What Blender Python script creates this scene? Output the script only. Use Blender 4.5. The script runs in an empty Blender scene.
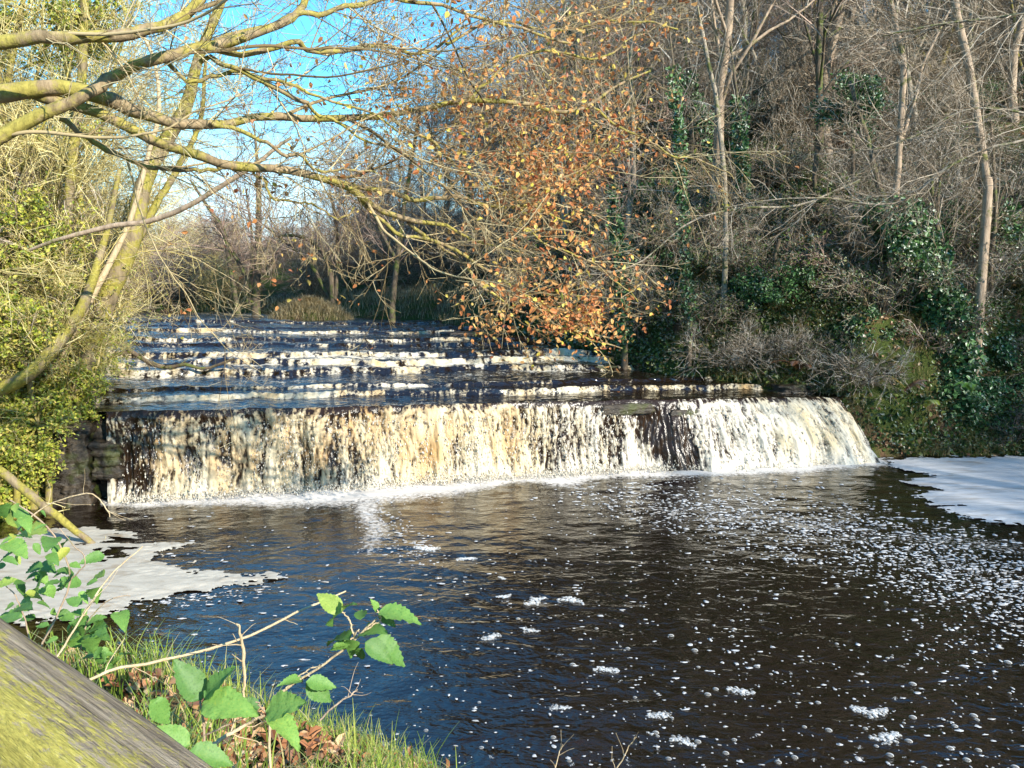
import bpy, math, random
import numpy as np
rs = np.random.RandomState
C = bpy.context.scene.collection
R_ = math.radians
# ------------------------------------------------------------------ camera
CAM = np.array([0.0, 0.0, 3.2]); PITCH = R_(7.0); F = 768.0
def ray(px, py):
    a = (px - 512.0) / F; b = (384.0 - py) / F
    c, s = math.cos(PITCH), math.sin(PITCH)
    return np.array([a, c + b * s, b * c - s])
def at(px, py, Y):
    """point of the scene seen along a sight line at world distance Y"""
    d = ray(px, py); return CAM + d * (Y / d[1])
def atz(px, py, z):
    d = ray(px, py); return CAM + d * ((z - CAM[2]) / d[2])
cam = bpy.data.cameras.new('camera'); cam.lens = 27.0; cam.sensor_width = 36; cam.clip_end = 2000; cam.clip_start = 0.05
co = bpy.data.objects.new('camera', cam); C.objects.link(co)
co.location = CAM; co.rotation_euler = (R_(90) - PITCH, 0, 0)
bpy.context.scene.camera = co

# ------------------------------------------------------------------ numeric helpers
def _h(ix, iy, iz, seed):
    n = (ix.astype(np.int64) * 374761393 + iy.astype(np.int64) * 668265263 + iz.astype(np.int64) * 2147483647 + seed * 1274126177) & 0xffffffff
    n = ((n ^ (n >> 13)) * 1274126177) & 0xffffffff
    n = ((n ^ (n >> 16)) * 2246822519) & 0xffffffff
    return ((n ^ (n >> 15)) & 0xffffff) / float(0xffffff)
def noise(x, y, z=0.0, seed=0):
    x, y, z = np.broadcast_arrays(np.asarray(x, float), np.asarray(y, float), np.asarray(z, float))
    ix, iy, iz = np.floor(x), np.floor(y), np.floor(z)
    fx, fy, fz = x - ix, y - iy, z - iz
    fx = fx * fx * (3 - 2 * fx); fy = fy * fy * (3 - 2 * fy); fz = fz * fz * (3 - 2 * fz)
    r = 0
    for dx in (0, 1):
        wx = fx if dx else 1 - fx
        for dy in (0, 1):
            wy = fy if dy else 1 - fy
            for dz in (0, 1):
                wz = fz if dz else 1 - fz
                r = r + _h(ix + dx, iy + dy, iz + dz, seed) * wx * wy * wz
    return r * 2 - 1
def fbm(x, y, z=0.0, seed=0, o=4):
    r = 0; a = 0.5; f = 1.0
    for k in range(o):
        r = r + a * noise(np.asarray(x) * f, np.asarray(y) * f, np.asarray(z) * f, seed + k * 17); a *= 0.5; f *= 2.03
    return r
def ss(a, b, x):
    t = np.clip((np.asarray(x, float) - a) / (b - a), 0, 1); return t * t * (3 - 2 * t)
def unit(v): return v / np.maximum(np.linalg.norm(v, axis=-1, keepdims=True), 1e-9)

# ------------------------------------------------------------------ object helpers
def mesh(name, V, quads=None, tris=None, smooth=True, attrs=None):
    me = bpy.data.meshes.new(name)
    V = np.ascontiguousarray(V, np.float32)
    idx = []; starts = []; tot = 0
    if quads is not None and len(quads):
        q = np.asarray(quads, np.int32); idx.append(q.ravel()); starts.append(np.arange(len(q)) * 4); tot = len(q) * 4
    if tris is not None and len(tris):
        t = np.asarray(tris, np.int32); idx.append(t.ravel()); starts.append(tot + np.arange(len(t)) * 3)
    idx = np.concatenate(idx); starts = np.concatenate(starts).astype(np.int32)
    me.vertices.add(len(V)); me.vertices.foreach_set('co', V.ravel())
    me.loops.add(len(idx)); me.loops.foreach_set('vertex_index', idx.astype(np.int32))
    me.polygons.add(len(starts)); me.polygons.foreach_set('loop_start', starts)
    me.polygons.foreach_set('use_smooth', np.full(len(starts), smooth))
    if attrs:
        for k, a in attrs.items():
            at_ = me.attributes.new(k, 'FLOAT', 'POINT'); at_.data.foreach_set('value', np.ascontiguousarray(a, np.float32).ravel())
    me.update(calc_edges=True)
    return me
def link(name, me, mat, parent=None, loc=None):
    o = bpy.data.objects.new(name, me); C.objects.link(o)
    if mat is not None and len(me.materials) == 0: me.materials.append(mat)
    if parent is not None: o.parent = parent
    if loc is not None: o.location = loc
    return o
def tag(o, label=None, cat=None, group=None, kind=None):
    if label: o['label'] = label
    if cat: o['category'] = cat
    if group: o['group'] = group
    if kind: o['kind'] = kind
    return o
def thing(name, label, cat, loc=(0, 0, 0), group=None):
    o = bpy.data.objects.new(name, None); C.objects.link(o); o.location = tuple(float(a) for a in loc)
    o.empty_display_size = 0.1
    return tag(o, label, cat, group)
def dup(root, loc, rotz=0, sc=1.0, label=None, group=None, tilt=(0, 0)):
    r = root.copy(); C.objects.link(r); r.location = tuple(float(a) for a in loc); r.rotation_euler = (tilt[0], tilt[1], rotz)
    r.scale = sc if isinstance(sc, tuple) else (sc, sc, sc)
    if label: r['label'] = label
    if group: r['group'] = group
    for ch in list(root.children):
        c = ch.copy(); C.objects.link(c); c.parent = r
    return r
class Tubes:
    def __init__(s): s.c = []; s.n = 0
    def add(s, P, R, sides=3):
        P = np.asarray(P, float); R = np.asarray(R, float)
        if P.ndim == 2: P = P[None]; R = R[None]
        if len(P) == 0: return s
        N, K, _ = P.shape
        T = np.empty_like(P); T[:, 1:-1] = P[:, 2:] - P[:, :-2]; T[:, 0] = P[:, 1] - P[:, 0]; T[:, -1] = P[:, -1] - P[:, -2]
        T = unit(T)
        a = unit(np.cross(T[:, 0], np.where(np.abs(T[:, 0, 2:3]) > .8, np.array([[1., 0, 0]]), np.array([[0, 0, 1.]]))))
        A = np.empty_like(P); cur = a
        for k in range(K):
            cur = unit(cur - T[:, k] * np.sum(cur * T[:, k], -1, keepdims=True)); A[:, k] = cur
        B = np.cross(T, A)
        th = np.arange(sides) * 2 * math.pi / sides
        ring = P[:, :, None] + R[:, :, None, None] * (A[:, :, None] * np.cos(th)[None, None, :, None] + B[:, :, None] * np.sin(th)[None, None, :, None])
        V = ring.reshape(-1, 3)
        n_, k_, s_ = np.meshgrid(np.arange(N), np.arange(K - 1), np.arange(sides), indexing='ij')
        b = s.n + (n_ * K + k_) * sides; s2 = (s_ + 1) % sides
        q = np.stack([b + s_, b + s2, b + sides + s2, b + sides + s_], -1).reshape(-1, 4)
        s.c.append((V, q)); s.n += len(V); return s
    def me(s, name, org=(0, 0, 0), smooth=True):
        V = np.concatenate([c[0] for c in s.c]) - np.asarray(org); q = np.concatenate([c[1] for c in s.c])
        return mesh(name, V, quads=q, smooth=smooth)
def smooth_path(pts, n, jit=0.0, seed=0):
    """Catmull-Rom through the points, n samples"""
    p = np.asarray(pts, float); m = len(p)
    e = np.vstack([2 * p[0] - p[1], p, 2 * p[-1] - p[-2]])
    t = np.linspace(0, m - 1, n); i = np.minimum(t.astype(int), m - 2); f = (t - i)[:, None]
    a, b, c, d = e[i], e[i + 1], e[i + 2], e[i + 3]
    r = .5 * ((2 * b) + (-a + c) * f + (2 * a - 5 * b + 4 * c - d) * f ** 2 + (-a + 3 * b - 3 * c + d) * f ** 3)
    if jit:
        q = rs(seed).normal(0, jit, r.shape); q[0] = 0; q[1:-1] = (q[:-2] + q[1:-1] + q[2:]) / 2; r = r + q
    return r
def grow(P, R, rg, cnt, t0=.2, t1=1., ang=50, angs=15, ln=.5, lns=.3, k=5, wand=.2, up=0., rr=.5, tip=.35, absl=None, rmin=.002, down_only=False):
    """side branches for all the polylines at once"""
    N, K, _ = P.shape
    idx = np.repeat(np.arange(N), cnt); M = len(idx)
    t = rg.uniform(t0, t1, M); f = t * (K - 1); i = np.minimum(f.astype(int), K - 2); f = (f - i)[:, None]
    pos = P[idx, i] * (1 - f) + P[idx, i + 1] * f
    tan = unit(P[idx, i + 1] - P[idx, i]); r0 = R[idx, i] * (1 - f[:, 0]) + R[idx, i + 1] * f[:, 0]
    L = np.linalg.norm(np.diff(P, axis=1), axis=2).sum(1)[idx]
    if absl is not None: L = np.full(M, absl) * (1.15 - .5 * t)
    else: L = L * ln * (1.25 - .8 * t)
    L = L * (1 + rg.uniform(-lns, lns, M))
    pr = rg.normal(size=(M, 3)); pr = unit(pr - tan * np.sum(pr * tan, -1, keepdims=True))
    a = np.radians(rg.normal(ang, angs, M))[:, None]
    d = unit(np.cos(a) * tan + np.sin(a) * pr)
    out = np.empty((M, k, 3)); out[:, 0] = pos; st = (L / (k - 1))[:, None]
    for j in range(1, k):
        d = unit(d + wand * rg.normal(size=(M, 3)) + np.array([0, 0, up])); out[:, j] = out[:, j - 1] + d * st
    rb = np.maximum(r0 * rr, rmin); Rr = rb[:, None] * np.linspace(1, tip, k)[None]
    return out, np.maximum(Rr, rmin * .6)
def leafmesh(pos, nrm_bias, size, rg, asp=.6, fold=.25, dirs=None):
    """oval folded leaves (6 vertices, 2 quads each)"""
    N = len(pos); size = np.broadcast_to(size, (N,))[:, None]
    n = unit(rg.normal(size=(N, 3)) + np.asarray(nrm_bias))
    d = rg.normal(size=(N, 3)) if dirs is None else dirs + .4 * rg.normal(size=(N, 3))
    d = unit(d - n * np.sum(n * d, -1, keepdims=True)); w = np.cross(n, d)
    a = asp * .5
    def pt(x, y, z): return pos + size * (d * x + w * y + n * z)
    V = np.stack([pt(0, 0, 0), pt(.3, a, fold * a), pt(.7, a * .8, fold * a), pt(1, 0, -.1), pt(.7, -a * .8, fold * a), pt(.3, -a, fold * a)], 1).reshape(-1, 3)
    b = np.arange(N)[:, None] * 6
    q = np.concatenate([b + np.array([[0, 1, 2, 3]]), b + np.array([[0, 3, 4, 5]])])
    return V, q
def blades(pos, rg, h, w, lean=.5, k=4, bias=(0, 0, 0)):
    """grass blades / strap leaves as tapering bent strips"""
    N = len(pos); h = h * rg.uniform(.5, 1.2, N); az = rg.uniform(0, 2 * math.pi, N)
    ld = np.stack([np.cos(az), np.sin(az), np.zeros(N)], -1) * rg.uniform(.2, 1, N)[:, None] * lean + np.asarray(bias)
    sd = unit(np.cross(np.array([0, 0, 1.]), ld + 1e-3)); V = []
    for j in range(k + 1):
        t = j / k
        c = pos + np.stack([np.zeros(N), np.zeros(N), h * t * (1 - .25 * t)], -1) + ld * (h * t * t)[:, None]
        ww = w * (1 - t) ** .7 * .5 + .0006
        V += [c - sd * ww, c + sd * ww]
    V = np.stack(V, 1).reshape(-1, 3); b = np.arange(N)[:, None] * (2 * k + 2)
    q = np.concatenate([b + np.array([[2 * j, 2 * j + 1, 2 * j + 3, 2 * j + 2]]) for j in range(k)])
    return V, q

# ------------------------------------------------------------------ materials
def mat(name):
    m = bpy.data.materials.new(name); m.use_nodes = True; nt = m.node_tree; nt.nodes.clear()
    out = nt.nodes.new('ShaderNodeOutputMaterial'); return m, nt, out
def nd(nt, t, **kw):
    n = nt.nodes.new(t)
    for k, v in kw.items():
        if k == 'in_':
            for a, b in v.items(): n.inputs[a].default_value = b
        else: setattr(n, k, v)
    return n
def ramp(nt, src, stops, interp='LINEAR'):
    r = nt.nodes.new('ShaderNodeValToRGB'); e = r.color_ramp.elements; r.color_ramp.interpolation = interp
    while len(e) < len(stops): e.new(.5)
    for i, (p, c) in enumerate(stops): e[i].position = p; e[i].color = (*c, 1) if len(c) == 3 else c
    nt.links.new(src, r.inputs[0]); return r.outputs[0]
def noisetex(nt, scale, detail=4, rough=.6, stretch=None, coord='Object', dist=0):
    tc = nd(nt, 'ShaderNodeTexCoord'); src = tc.outputs[coord]
    if stretch:
        mp = nd(nt, 'ShaderNodeMapping', in_={'Scale': stretch}); nt.links.new(src, mp.inputs[0]); src = mp.outputs[0]
    n = nd(nt, 'ShaderNodeTexNoise', in_={'Scale': scale, 'Detail': detail, 'Roughness': rough, 'Distortion': dist})
    nt.links.new(src, n.inputs['Vector']); return n.outputs['Fac']
def math_(nt, op, a, b=None, c=None, clamp=False):
    n = nd(nt, 'ShaderNodeMath', operation=op, use_clamp=clamp)
    for i, v in enumerate((a, b, c)):
        if v is None: continue
        if isinstance(v, (int, float)): n.inputs[i].default_value = v
        else: nt.links.new(v, n.inputs[i])
    return n.outputs[0]
def mapr(nt, v, a, b, c=0, d=1):
    n = nd(nt, 'ShaderNodeMapRange', in_={1: a, 2: b, 3: c, 4: d}); nt.links.new(v, n.inputs[0]); return n.outputs[0]
def bark(name, c1, c2, moss=None, mossamt=.5, scale=14, stretch=(1, 1, .25)):
    m, nt, out = mat(name)
    col = ramp(nt, noisetex(nt, scale, 5, .65, stretch), [(.3, c1), (.7, c2)])
    if moss:
        f = mapr(nt, noisetex(nt, 3.5, 4, .7), .62 - mossamt * .35, .72 - mossamt * .35)
        mc = ramp(nt, noisetex(nt, 30, 3, .6), [(.3, tuple(a * .5 for a in moss)), (.7, moss)])
        mx = nd(nt, 'ShaderNodeMix', data_type='RGBA'); nt.links.new(f, mx.inputs[0]); nt.links.new(col, mx.inputs[6]); nt.links.new(mc, mx.inputs[7]); col = mx.outputs[2]
    b = nd(nt, 'ShaderNodeBsdfPrincipled', in_={'Roughness': .85, 'Specular IOR Level': .2})
    nt.links.new(col, b.inputs['Base Color'])
    bp = nd(nt, 'ShaderNodeBump', in_={'Strength': .6, 'Distance': .02}); nt.links.new(noisetex(nt, scale * 2, 4, .7, stretch), bp.inputs['Height']); nt.links.new(bp.outputs[0], b.inputs['Normal'])
    nt.links.new(b.outputs[0], out.inputs[0]); return m
def twigmat(name, stops):
    m, nt, out = mat(name)
    g = nd(nt, 'ShaderNodeNewGeometry'); col = ramp(nt, g.outputs['Random Per Island'], stops)
    b = nd(nt, 'ShaderNodeBsdfDiffuse'); nt.links.new(col, b.inputs[0]); nt.links.new(b.outputs[0], out.inputs[0]); return m
def leafmat(name, stops, trans=.35, gloss=.12, rough=.55, interp='LINEAR'):
    m, nt, out = mat(name)
    g = nd(nt, 'ShaderNodeNewGeometry'); col = ramp(nt, g.outputs['Random Per Island'], stops, interp)
    d = nd(nt, 'ShaderNodeBsdfDiffuse'); t = nd(nt, 'ShaderNodeBsdfTranslucent'); gl = nd(nt, 'ShaderNodeBsdfGlossy', in_={'Roughness': rough})
    nt.links.new(col, d.inputs[0]); nt.links.new(col, t.inputs[0])
    m1 = nd(nt, 'ShaderNodeMixShader', in_={0: trans}); nt.links.new(d.outputs[0], m1.inputs[1]); nt.links.new(t.outputs[0], m1.inputs[2])
    fr = nd(nt, 'ShaderNodeFresnel', in_={0: 1.45}); f2 = math_(nt, 'MULTIPLY', fr.outputs[0], gloss * 2.2)
    m2 = nd(nt, 'ShaderNodeMixShader'); nt.links.new(f2, m2.inputs[0]); nt.links.new(m1.outputs[0], m2.inputs[1]); nt.links.new(gl.outputs[0], m2.inputs[2])
    nt.links.new(m2.outputs[0], out.inputs[0]); return m

M = {}
M['bark_moss'] = bark('mossy_bark', (.10, .075, .045), (.28, .22, .13), (.30, .26, .055), .55)
M['bark_limb'] = bark('limb_bark', (.09, .065, .035), (.36, .27, .16), (.34, .29, .07), .50)
M['bark_pale'] = bark('pale_bark', (.17, .14, .10), (.38, .32, .25), (.14, .15, .05), .35)
M['bark_tan'] = bark('tan_bark', (.20, .145, .10), (.42, .32, .23), (.16, .16, .05), .2)
M['bark_dark'] = bark('dark_bark', (.06, .045, .032), (.17, .13, .09), (.12, .14, .04), .35)
M['stick'] = bark('straw_stem', (.34, .25, .14), (.54, .43, .28), None, scale=30)
M['twig_tan'] = twigmat('tan_twigs', [(0, (.05, .04, .028)), (.5, (.20, .15, .10)), (.8, (.42, .34, .25)), (1, (.60, .52, .42))])
M['twig_grey'] = twigmat('grey_twigs', [(0, (.04, .035, .025)), (.55, (.15, .12, .09)), (.8, (.34, .29, .23)), (1, (.58, .53, .46))])
M['twig_purple'] = twigmat('purple_brown_twigs', [(0, (.13, .09, .07)), (.6, (.30, .205, .16)), (1, (.48, .37, .30))])
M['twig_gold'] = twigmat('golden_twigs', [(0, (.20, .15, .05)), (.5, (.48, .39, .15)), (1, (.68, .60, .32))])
M['twig_oak'] = twigmat('oak_twigs', [(0, (.10, .07, .035)), (.5, (.32, .24, .13)), (1, (.56, .47, .28))])
M['leaf_copper'] = leafmat('copper_leaves', [(0, (.34, .11, .05)), (.45, (.60, .25, .09)), (.8, (.72, .42, .16)), (.95, (.76, .58, .14)), (1, (.7, .6, .1))], .45, .03)
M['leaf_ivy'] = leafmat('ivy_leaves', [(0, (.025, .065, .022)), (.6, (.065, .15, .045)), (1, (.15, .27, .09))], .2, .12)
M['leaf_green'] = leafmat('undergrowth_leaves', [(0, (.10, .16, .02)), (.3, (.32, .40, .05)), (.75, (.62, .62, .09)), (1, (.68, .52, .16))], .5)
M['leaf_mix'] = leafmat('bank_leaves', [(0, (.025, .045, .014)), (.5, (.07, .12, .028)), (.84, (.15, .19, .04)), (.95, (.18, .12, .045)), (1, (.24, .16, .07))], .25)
M['leaf_litter'] = leafmat('dead_leaves', [(0, (.12, .05, .025)), (.4, (.30, .13, .06)), (.7, (.42, .24, .12)), (1, (.56, .42, .26))], .15, .06)
M['grass'] = leafmat('grass_blades', [(0, (.10, .17, .02)), (.5, (.26, .36, .05)), (.85, (.42, .46, .10)), (1, (.55, .45, .22))], .45, .08)
M['grass_dry'] = leafmat('dry_grass', [(0, (.10, .11, .03)), (.5, (.28, .25, .10)), (1, (.46, .36, .18))], .4, .05)
M['grass_pale'] = leafmat('pale_winter_grass', [(0, (.16, .12, .05)), (.5, (.34, .27, .14)), (1, (.50, .42, .25))], .4, .05)
M['fern_green'] = leafmat('fern_leaf', [(0, (.12, .26, .04)), (1, (.26, .42, .08))], .4)
M['fern_gold'] = leafmat('fern_gold_leaf', [(0, (.30, .24, .06)), (1, (.45, .34, .10))], .4)
M['fern_brown'] = leafmat('fern_brown_leaf', [(0, (.13, .055, .025)), (1, (.26, .12, .06))], .3)

def bramble_leaf_mat():
    m, nt, out = mat('bramble_leaf')
    g = nd(nt, 'ShaderNodeObjectInfo')
    col = ramp(nt, g.outputs['Random'], [(0, (.09, .20, .045)), (.5, (.16, .32, .07)), (.9, (.24, .42, .09)), (1, (.42, .44, .08))])
    n = noisetex(nt, 22, 4, .6); c2 = ramp(nt, n, [(.28, (.5, .5, .4)), (.45, (.9, .95, .9)), (.6, (1.05, 1, 1)), (.72, (1.5, 1.1, .7))])
    mx = nd(nt, 'ShaderNodeMix', data_type='RGBA', blend_type='MULTIPLY', in_={0: 1}); nt.links.new(col, mx.inputs[6]); nt.links.new(c2, mx.inputs[7])
    b = nd(nt, 'ShaderNodeBsdfPrincipled', in_={'Roughness': .45}); nt.links.new(mx.outputs[2], b.inputs['Base Color'])
    t = nd(nt, 'ShaderNodeBsdfTranslucent'); nt.links.new(mx.outputs[2], t.inputs[0])
    ms = nd(nt, 'ShaderNodeMixShader', in_={0: .35}); nt.links.new(b.outputs[0], ms.inputs[1]); nt.links.new(t.outputs[0], ms.inputs[2])
    bp = nd(nt, 'ShaderNodeBump', in_={'Strength': .4, 'Distance': .002}); nt.links.new(noisetex(nt, 90, 2, .5), bp.inputs['Height']); nt.links.new(bp.outputs[0], b.inputs['Normal'])
    nt.links.new(ms.outputs[0], out.inputs[0]); return m
M['bramble_leaf'] = bramble_leaf_mat()

def ground_mat():
    m, nt, out = mat('woodland_ground')
    a = noisetex(nt, 1.3, 5, .65); b_ = noisetex(nt, 18, 5, .7); c_ = noisetex(nt, 55, 3, .6)
    litter = ramp(nt, b_, [(.25, (.035, .022, .014)), (.5, (.13, .075, .042)), (.7, (.24, .15, .085)), (.85, (.34, .24, .15))])
    green = ramp(nt, c_, [(.3, (.02, .03, .008)), (.55, (.07, .095, .02)), (.8, (.15, .17, .045))])
    mx = nd(nt, 'ShaderNodeMix', data_type='RGBA'); nt.links.new(mapr(nt, a, .40, .52), mx.inputs[0]); nt.links.new(litter, mx.inputs[6]); nt.links.new(green, mx.inputs[7])
    b = nd(nt, 'ShaderNodeBsdfPrincipled', in_={'Roughness': .9, 'Specular IOR Level': .15}); nt.links.new(mx.outputs[2], b.inputs['Base Color'])
    bp = nd(nt, 'ShaderNodeBump', in_={'Strength': 1, 'Distance': .05}); nt.links.new(math_(nt, 'ADD', b_, c_), bp.inputs['Height']); nt.links.new(bp.outputs[0], b.inputs['Normal'])
    nt.links.new(b.outputs[0], out.inputs[0]); return m
M['ground'] = ground_mat()
def rock_mat():
    m, nt, out = mat('wet_dark_rock')
    a = noisetex(nt, 5, 6, .7, (1, 1, 3)); moss = mapr(nt, noisetex(nt, 2.2, 4, .6), .52, .62)
    col = ramp(nt, a, [(.3, (.008, .006, .005)), (.5, (.035, .026, .017)), (.75, (.10, .072, .044))])
    mx = nd(nt, 'ShaderNodeMix', data_type='RGBA', in_={7: (.05, .055, .014, 1)}); nt.links.new(moss, mx.inputs[0]); nt.links.new(col, mx.inputs[6])
    b = nd(nt, 'ShaderNodeBsdfPrincipled', in_={'Roughness': .4}); nt.links.new(mx.outputs[2], b.inputs['Base Color'])
    bp = nd(nt, 'ShaderNodeBump', in_={'Strength': 1, 'Distance': .05}); nt.links.new(a, bp.inputs['Height']); nt.links.new(bp.outputs[0], b.inputs['Normal'])
    nt.links.new(b.outputs[0], out.inputs[0]); return m
M['rock'] = rock_mat()
def water_mat(name, bump_layers, fo=(.84, .77, .63), lo=.42, hi=.66, fscale=18, fstretch=(1, 1, 1), namp=.9, tint=False, deep=(.018, .009, .004), wr=.04, spec=1.0):
    m, nt, out = mat(name)
    at_ = nd(nt, 'ShaderNodeAttribute', attribute_name='foam')
    n = noisetex(nt, fscale, 5, .7, fstretch)
    f = math_(nt, 'ADD', at_.outputs['Fac'], math_(nt, 'MULTIPLY', math_(nt, 'SUBTRACT', n, .5), namp))
    f = mapr(nt, f, lo, hi)
    w = nd(nt, 'ShaderNodeBsdfPrincipled', in_={'Base Color': (*deep, 1), 'Roughness': wr, 'IOR': 1.5, 'Specular IOR Level': spec})
    h = None
    for sc, st, amp in bump_layers:
        x = math_(nt, 'MULTIPLY', noisetex(nt, sc, 3, .55, st, dist=.4), amp); h = x if h is None else math_(nt, 'ADD', h, x)
    bp = nd(nt, 'ShaderNodeBump', in_={'Strength': 1, 'Distance': 1.0}); nt.links.new(h, bp.inputs['Height']); nt.links.new(bp.outputs[0], w.inputs['Normal'])
    fb = nd(nt, 'ShaderNodeBsdfPrincipled', in_={'Roughness': .55, 'Specular IOR Level': .3})
    if tint:
        tt = nd(nt, 'ShaderNodeAttribute', attribute_name='peat')
        col = ramp(nt, tt.outputs['Fac'], [(0, fo), (.5, (.50, .41, .26)), (1, (.36, .22, .09))]); nt.links.new(col, fb.inputs['Base Color'])
    else: fb.inputs['Base Color'].default_value = (*fo, 1)
    bp2 = nd(nt, 'ShaderNodeBump', in_={'Strength': .7, 'Distance': .012}); nt.links.new(n, bp2.inputs['Height']); nt.links.new(bp2.outputs[0], fb.inputs['Normal'])
    ms = nd(nt, 'ShaderNodeMixShader'); nt.links.new(f, ms.inputs[0]); nt.links.new(w.outputs[0], ms.inputs[1]); nt.links.new(fb.outputs[0], ms.inputs[2])
    nt.links.new(ms.outputs[0], out.inputs[0]); return m
M['pool'] = water_mat('peaty_pool_water', [(2.2, (1, 1.6, 1), .030), (7, (1, 1.5, 1), .010), (22, (1, 1.3, 1), .0012)], fo=(.58, .54, .50), fscale=14, deep=(.006, .003, .0014))
M['river'] = water_mat('cascade_water', [(4, (.5, 1.3, 1), .085), (14, (.7, 1.5, 1), .007)], fscale=13, fstretch=(1.2, .8, 1.6), tint=True, fo=(.54, .49, .40), namp=1.1, deep=(.009, .0045, .002))
M['fall'] = water_mat('falling_water', [(22, (1.3, 1.3, .3), .012)], fscale=36, fstretch=(1.4, 1.4, .35), tint=True, fo=(.55, .50, .41), namp=.6, lo=.24, hi=.70, wr=.25, spec=.4)
def foam_mat(name, c, streak):
    m, nt, out = mat(name)
    n = noisetex(nt, 1.6, 6, .7, streak, dist=1.2); col = ramp(nt, n, [(.3, tuple(a * b_ for a, b_ in zip(c, (.55, .46, .36)))), (.47, tuple(a * .8 for a in c)), (.68, c)])
    b = nd(nt, 'ShaderNodeBsdfPrincipled', in_={'Roughness': .6, 'Specular IOR Level': .3}); nt.links.new(col, b.inputs['Base Color'])
    bp = nd(nt, 'ShaderNodeBump', in_={'Strength': .5, 'Distance': .01}); nt.links.new(noisetex(nt, 70, 3, .6), bp.inputs['Height']); nt.links.new(bp.outputs[0], b.inputs['Normal'])
    nt.links.new(b.outputs[0], out.inputs[0]); return m
M['foam'] = foam_mat('foam', (.50, .46, .39), (1, 3, 1))
M['foam_blue'] = foam_mat('foam_white', (.50, .50, .51), (.5, 2.5, 1))
def bubble_mat():
    m, nt, out = mat('bubble_film')
    g = nd(nt, 'ShaderNodeBsdfPrincipled', in_={'Base Color': (.85, .84, .82, 1), 'Roughness': .12, 'IOR': 1.33})
    t = nd(nt, 'ShaderNodeBsdfTransparent'); lw = nd(nt, 'ShaderNodeLayerWeight', in_={0: .45})
    n = mapr(nt, noisetex(nt, 70, 3, .6), .45, .68, .0, .5)
    f = math_(nt, 'MAXIMUM', n, mapr(nt, lw.outputs['Facing'], .35, .8))
    ms = nd(nt, 'ShaderNodeMixShader'); nt.links.new(f, ms.inputs[0]); nt.links.new(t.outputs[0], ms.inputs[1]); nt.links.new(g.outputs[0], ms.inputs[2])
    nt.links.new(ms.outputs[0], out.inputs[0]); return m
M['bubble'] = bubble_mat()
m, nt, out = mat('water_spray')
b = nd(nt, 'ShaderNodeBsdfPrincipled', in_={'Base Color': (.52, .48, .40, 1), 'Roughness': .45}); nt.links.new(b.outputs[0], out.inputs[0]); M['spray'] = m
def timber_mat():
    m, nt, out = mat('weathered_timber')
    g = noisetex(nt, 9, 6, .7, (.7, 14, 14)); col = ramp(nt, g, [(.22, (.012, .009, .006)), (.36, (.13, .10, .07)), (.5, (.30, .24, .17)), (.7, (.48, .40, .29))])
    tc = nd(nt, 'ShaderNodeTexCoord'); sx = nd(nt, 'ShaderNodeSeparateXYZ'); nt.links.new(tc.outputs['Object'], sx.inputs[0])
    # algae grows on the side that faces the path, in speckles drawn out along the grain
    sp = noisetex(nt, 30, 6, .8, (.8, 2.4, 2.4)); side = mapr(nt, sx.outputs['Y'], .03, -.07)
    f = mapr(nt, math_(nt, 'ADD', sp, math_(nt, 'MULTIPLY', side, .15)), .53, .62)
    al = ramp(nt, noisetex(nt, 40, 4, .7, (1, 5, 5)), [(.3, (.24, .21, .05)), (.6, (.50, .43, .10)), (.8, (.66, .60, .28))])
    mx = nd(nt, 'ShaderNodeMix', data_type='RGBA'); nt.links.new(f, mx.inputs[0]); nt.links.new(col, mx.inputs[6]); nt.links.new(al, mx.inputs[7])
    b = nd(nt, 'ShaderNodeBsdfPrincipled', in_={'Roughness': .85, 'Specular IOR Level': .2}); nt.links.new(mx.outputs[2], b.inputs['Base Color'])
    bp = nd(nt, 'ShaderNodeBump', in_={'Strength': 1, 'Distance': .012}); nt.links.new(math_(nt, 'ADD', g, sp), bp.inputs['Height']); nt.links.new(bp.outputs[0], b.inputs['Normal'])
    nt.links.new(b.outputs[0], out.inputs[0]); return m
M['timber'] = timber_mat()

# ------------------------------------------------------------------ river frame and terrain
O2 = np.array([-6.3, 11.55]); TH = R_(14); U = np.array([math.cos(TH), math.sin(TH)]); Vv = np.array([-math.sin(TH), math.cos(TH)])
def uv2w(u, v): return O2[0] + u * U[0] + v * Vv[0], O2[1] + u * U[1] + v * Vv[1]
def w2uv(x, y):
    dx, dy = x - O2[0], y - O2[1]; return dx * U[0] + dy * U[1], dx * Vv[0] + dy * Vv[1]
STEPS = [(1.1, .10, .05), (1.75, .07, .05), (3.6, .13, .16), (4.2, .10, .14), (4.9, .12, .18), (6.8, .08, .12), (7.5, .08, .12), (9.6, .09, .14), (10.8, .05, .12), (13.0, .08, .14)]
def crest(u): return 1.36 - .016 * np.clip(u, -4, 14) + .03 * fbm(np.asarray(u) * .7, 3.3, seed=5) + .015 * noise(np.asarray(u) * 5, 1.3, seed=6)
def step_off(u, j):
    k = .35 if j < 2 else .8
    return .55 * noise(u * .45, j * 3.1, seed=j) + k * .22 * noise(u * 1.9, j, seed=j + 30) + k * .12 * noise(u * 4.3, j, seed=j + 45) + .06 * noise(u * 10, j, seed=j + 60)
def river_z(u, v, smooth_=False):
    z = crest(u) if not smooth_ else 1.36 - .016 * np.clip(u, -4, 14)
    for j, (vj, h, w) in enumerate(STEPS):
        if smooth_: z = z + h * ss(vj - .3, vj + .5, v); continue
        n = step_off(u, j)
        hh = h * (1 + .35 * noise(u * .8, j * 7.7, seed=90 + j))
        amp = .35 if j < 2 else .8
        z = z + hh * ss(0, 1, (v - vj - n * amp) / w)
    return z
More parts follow.
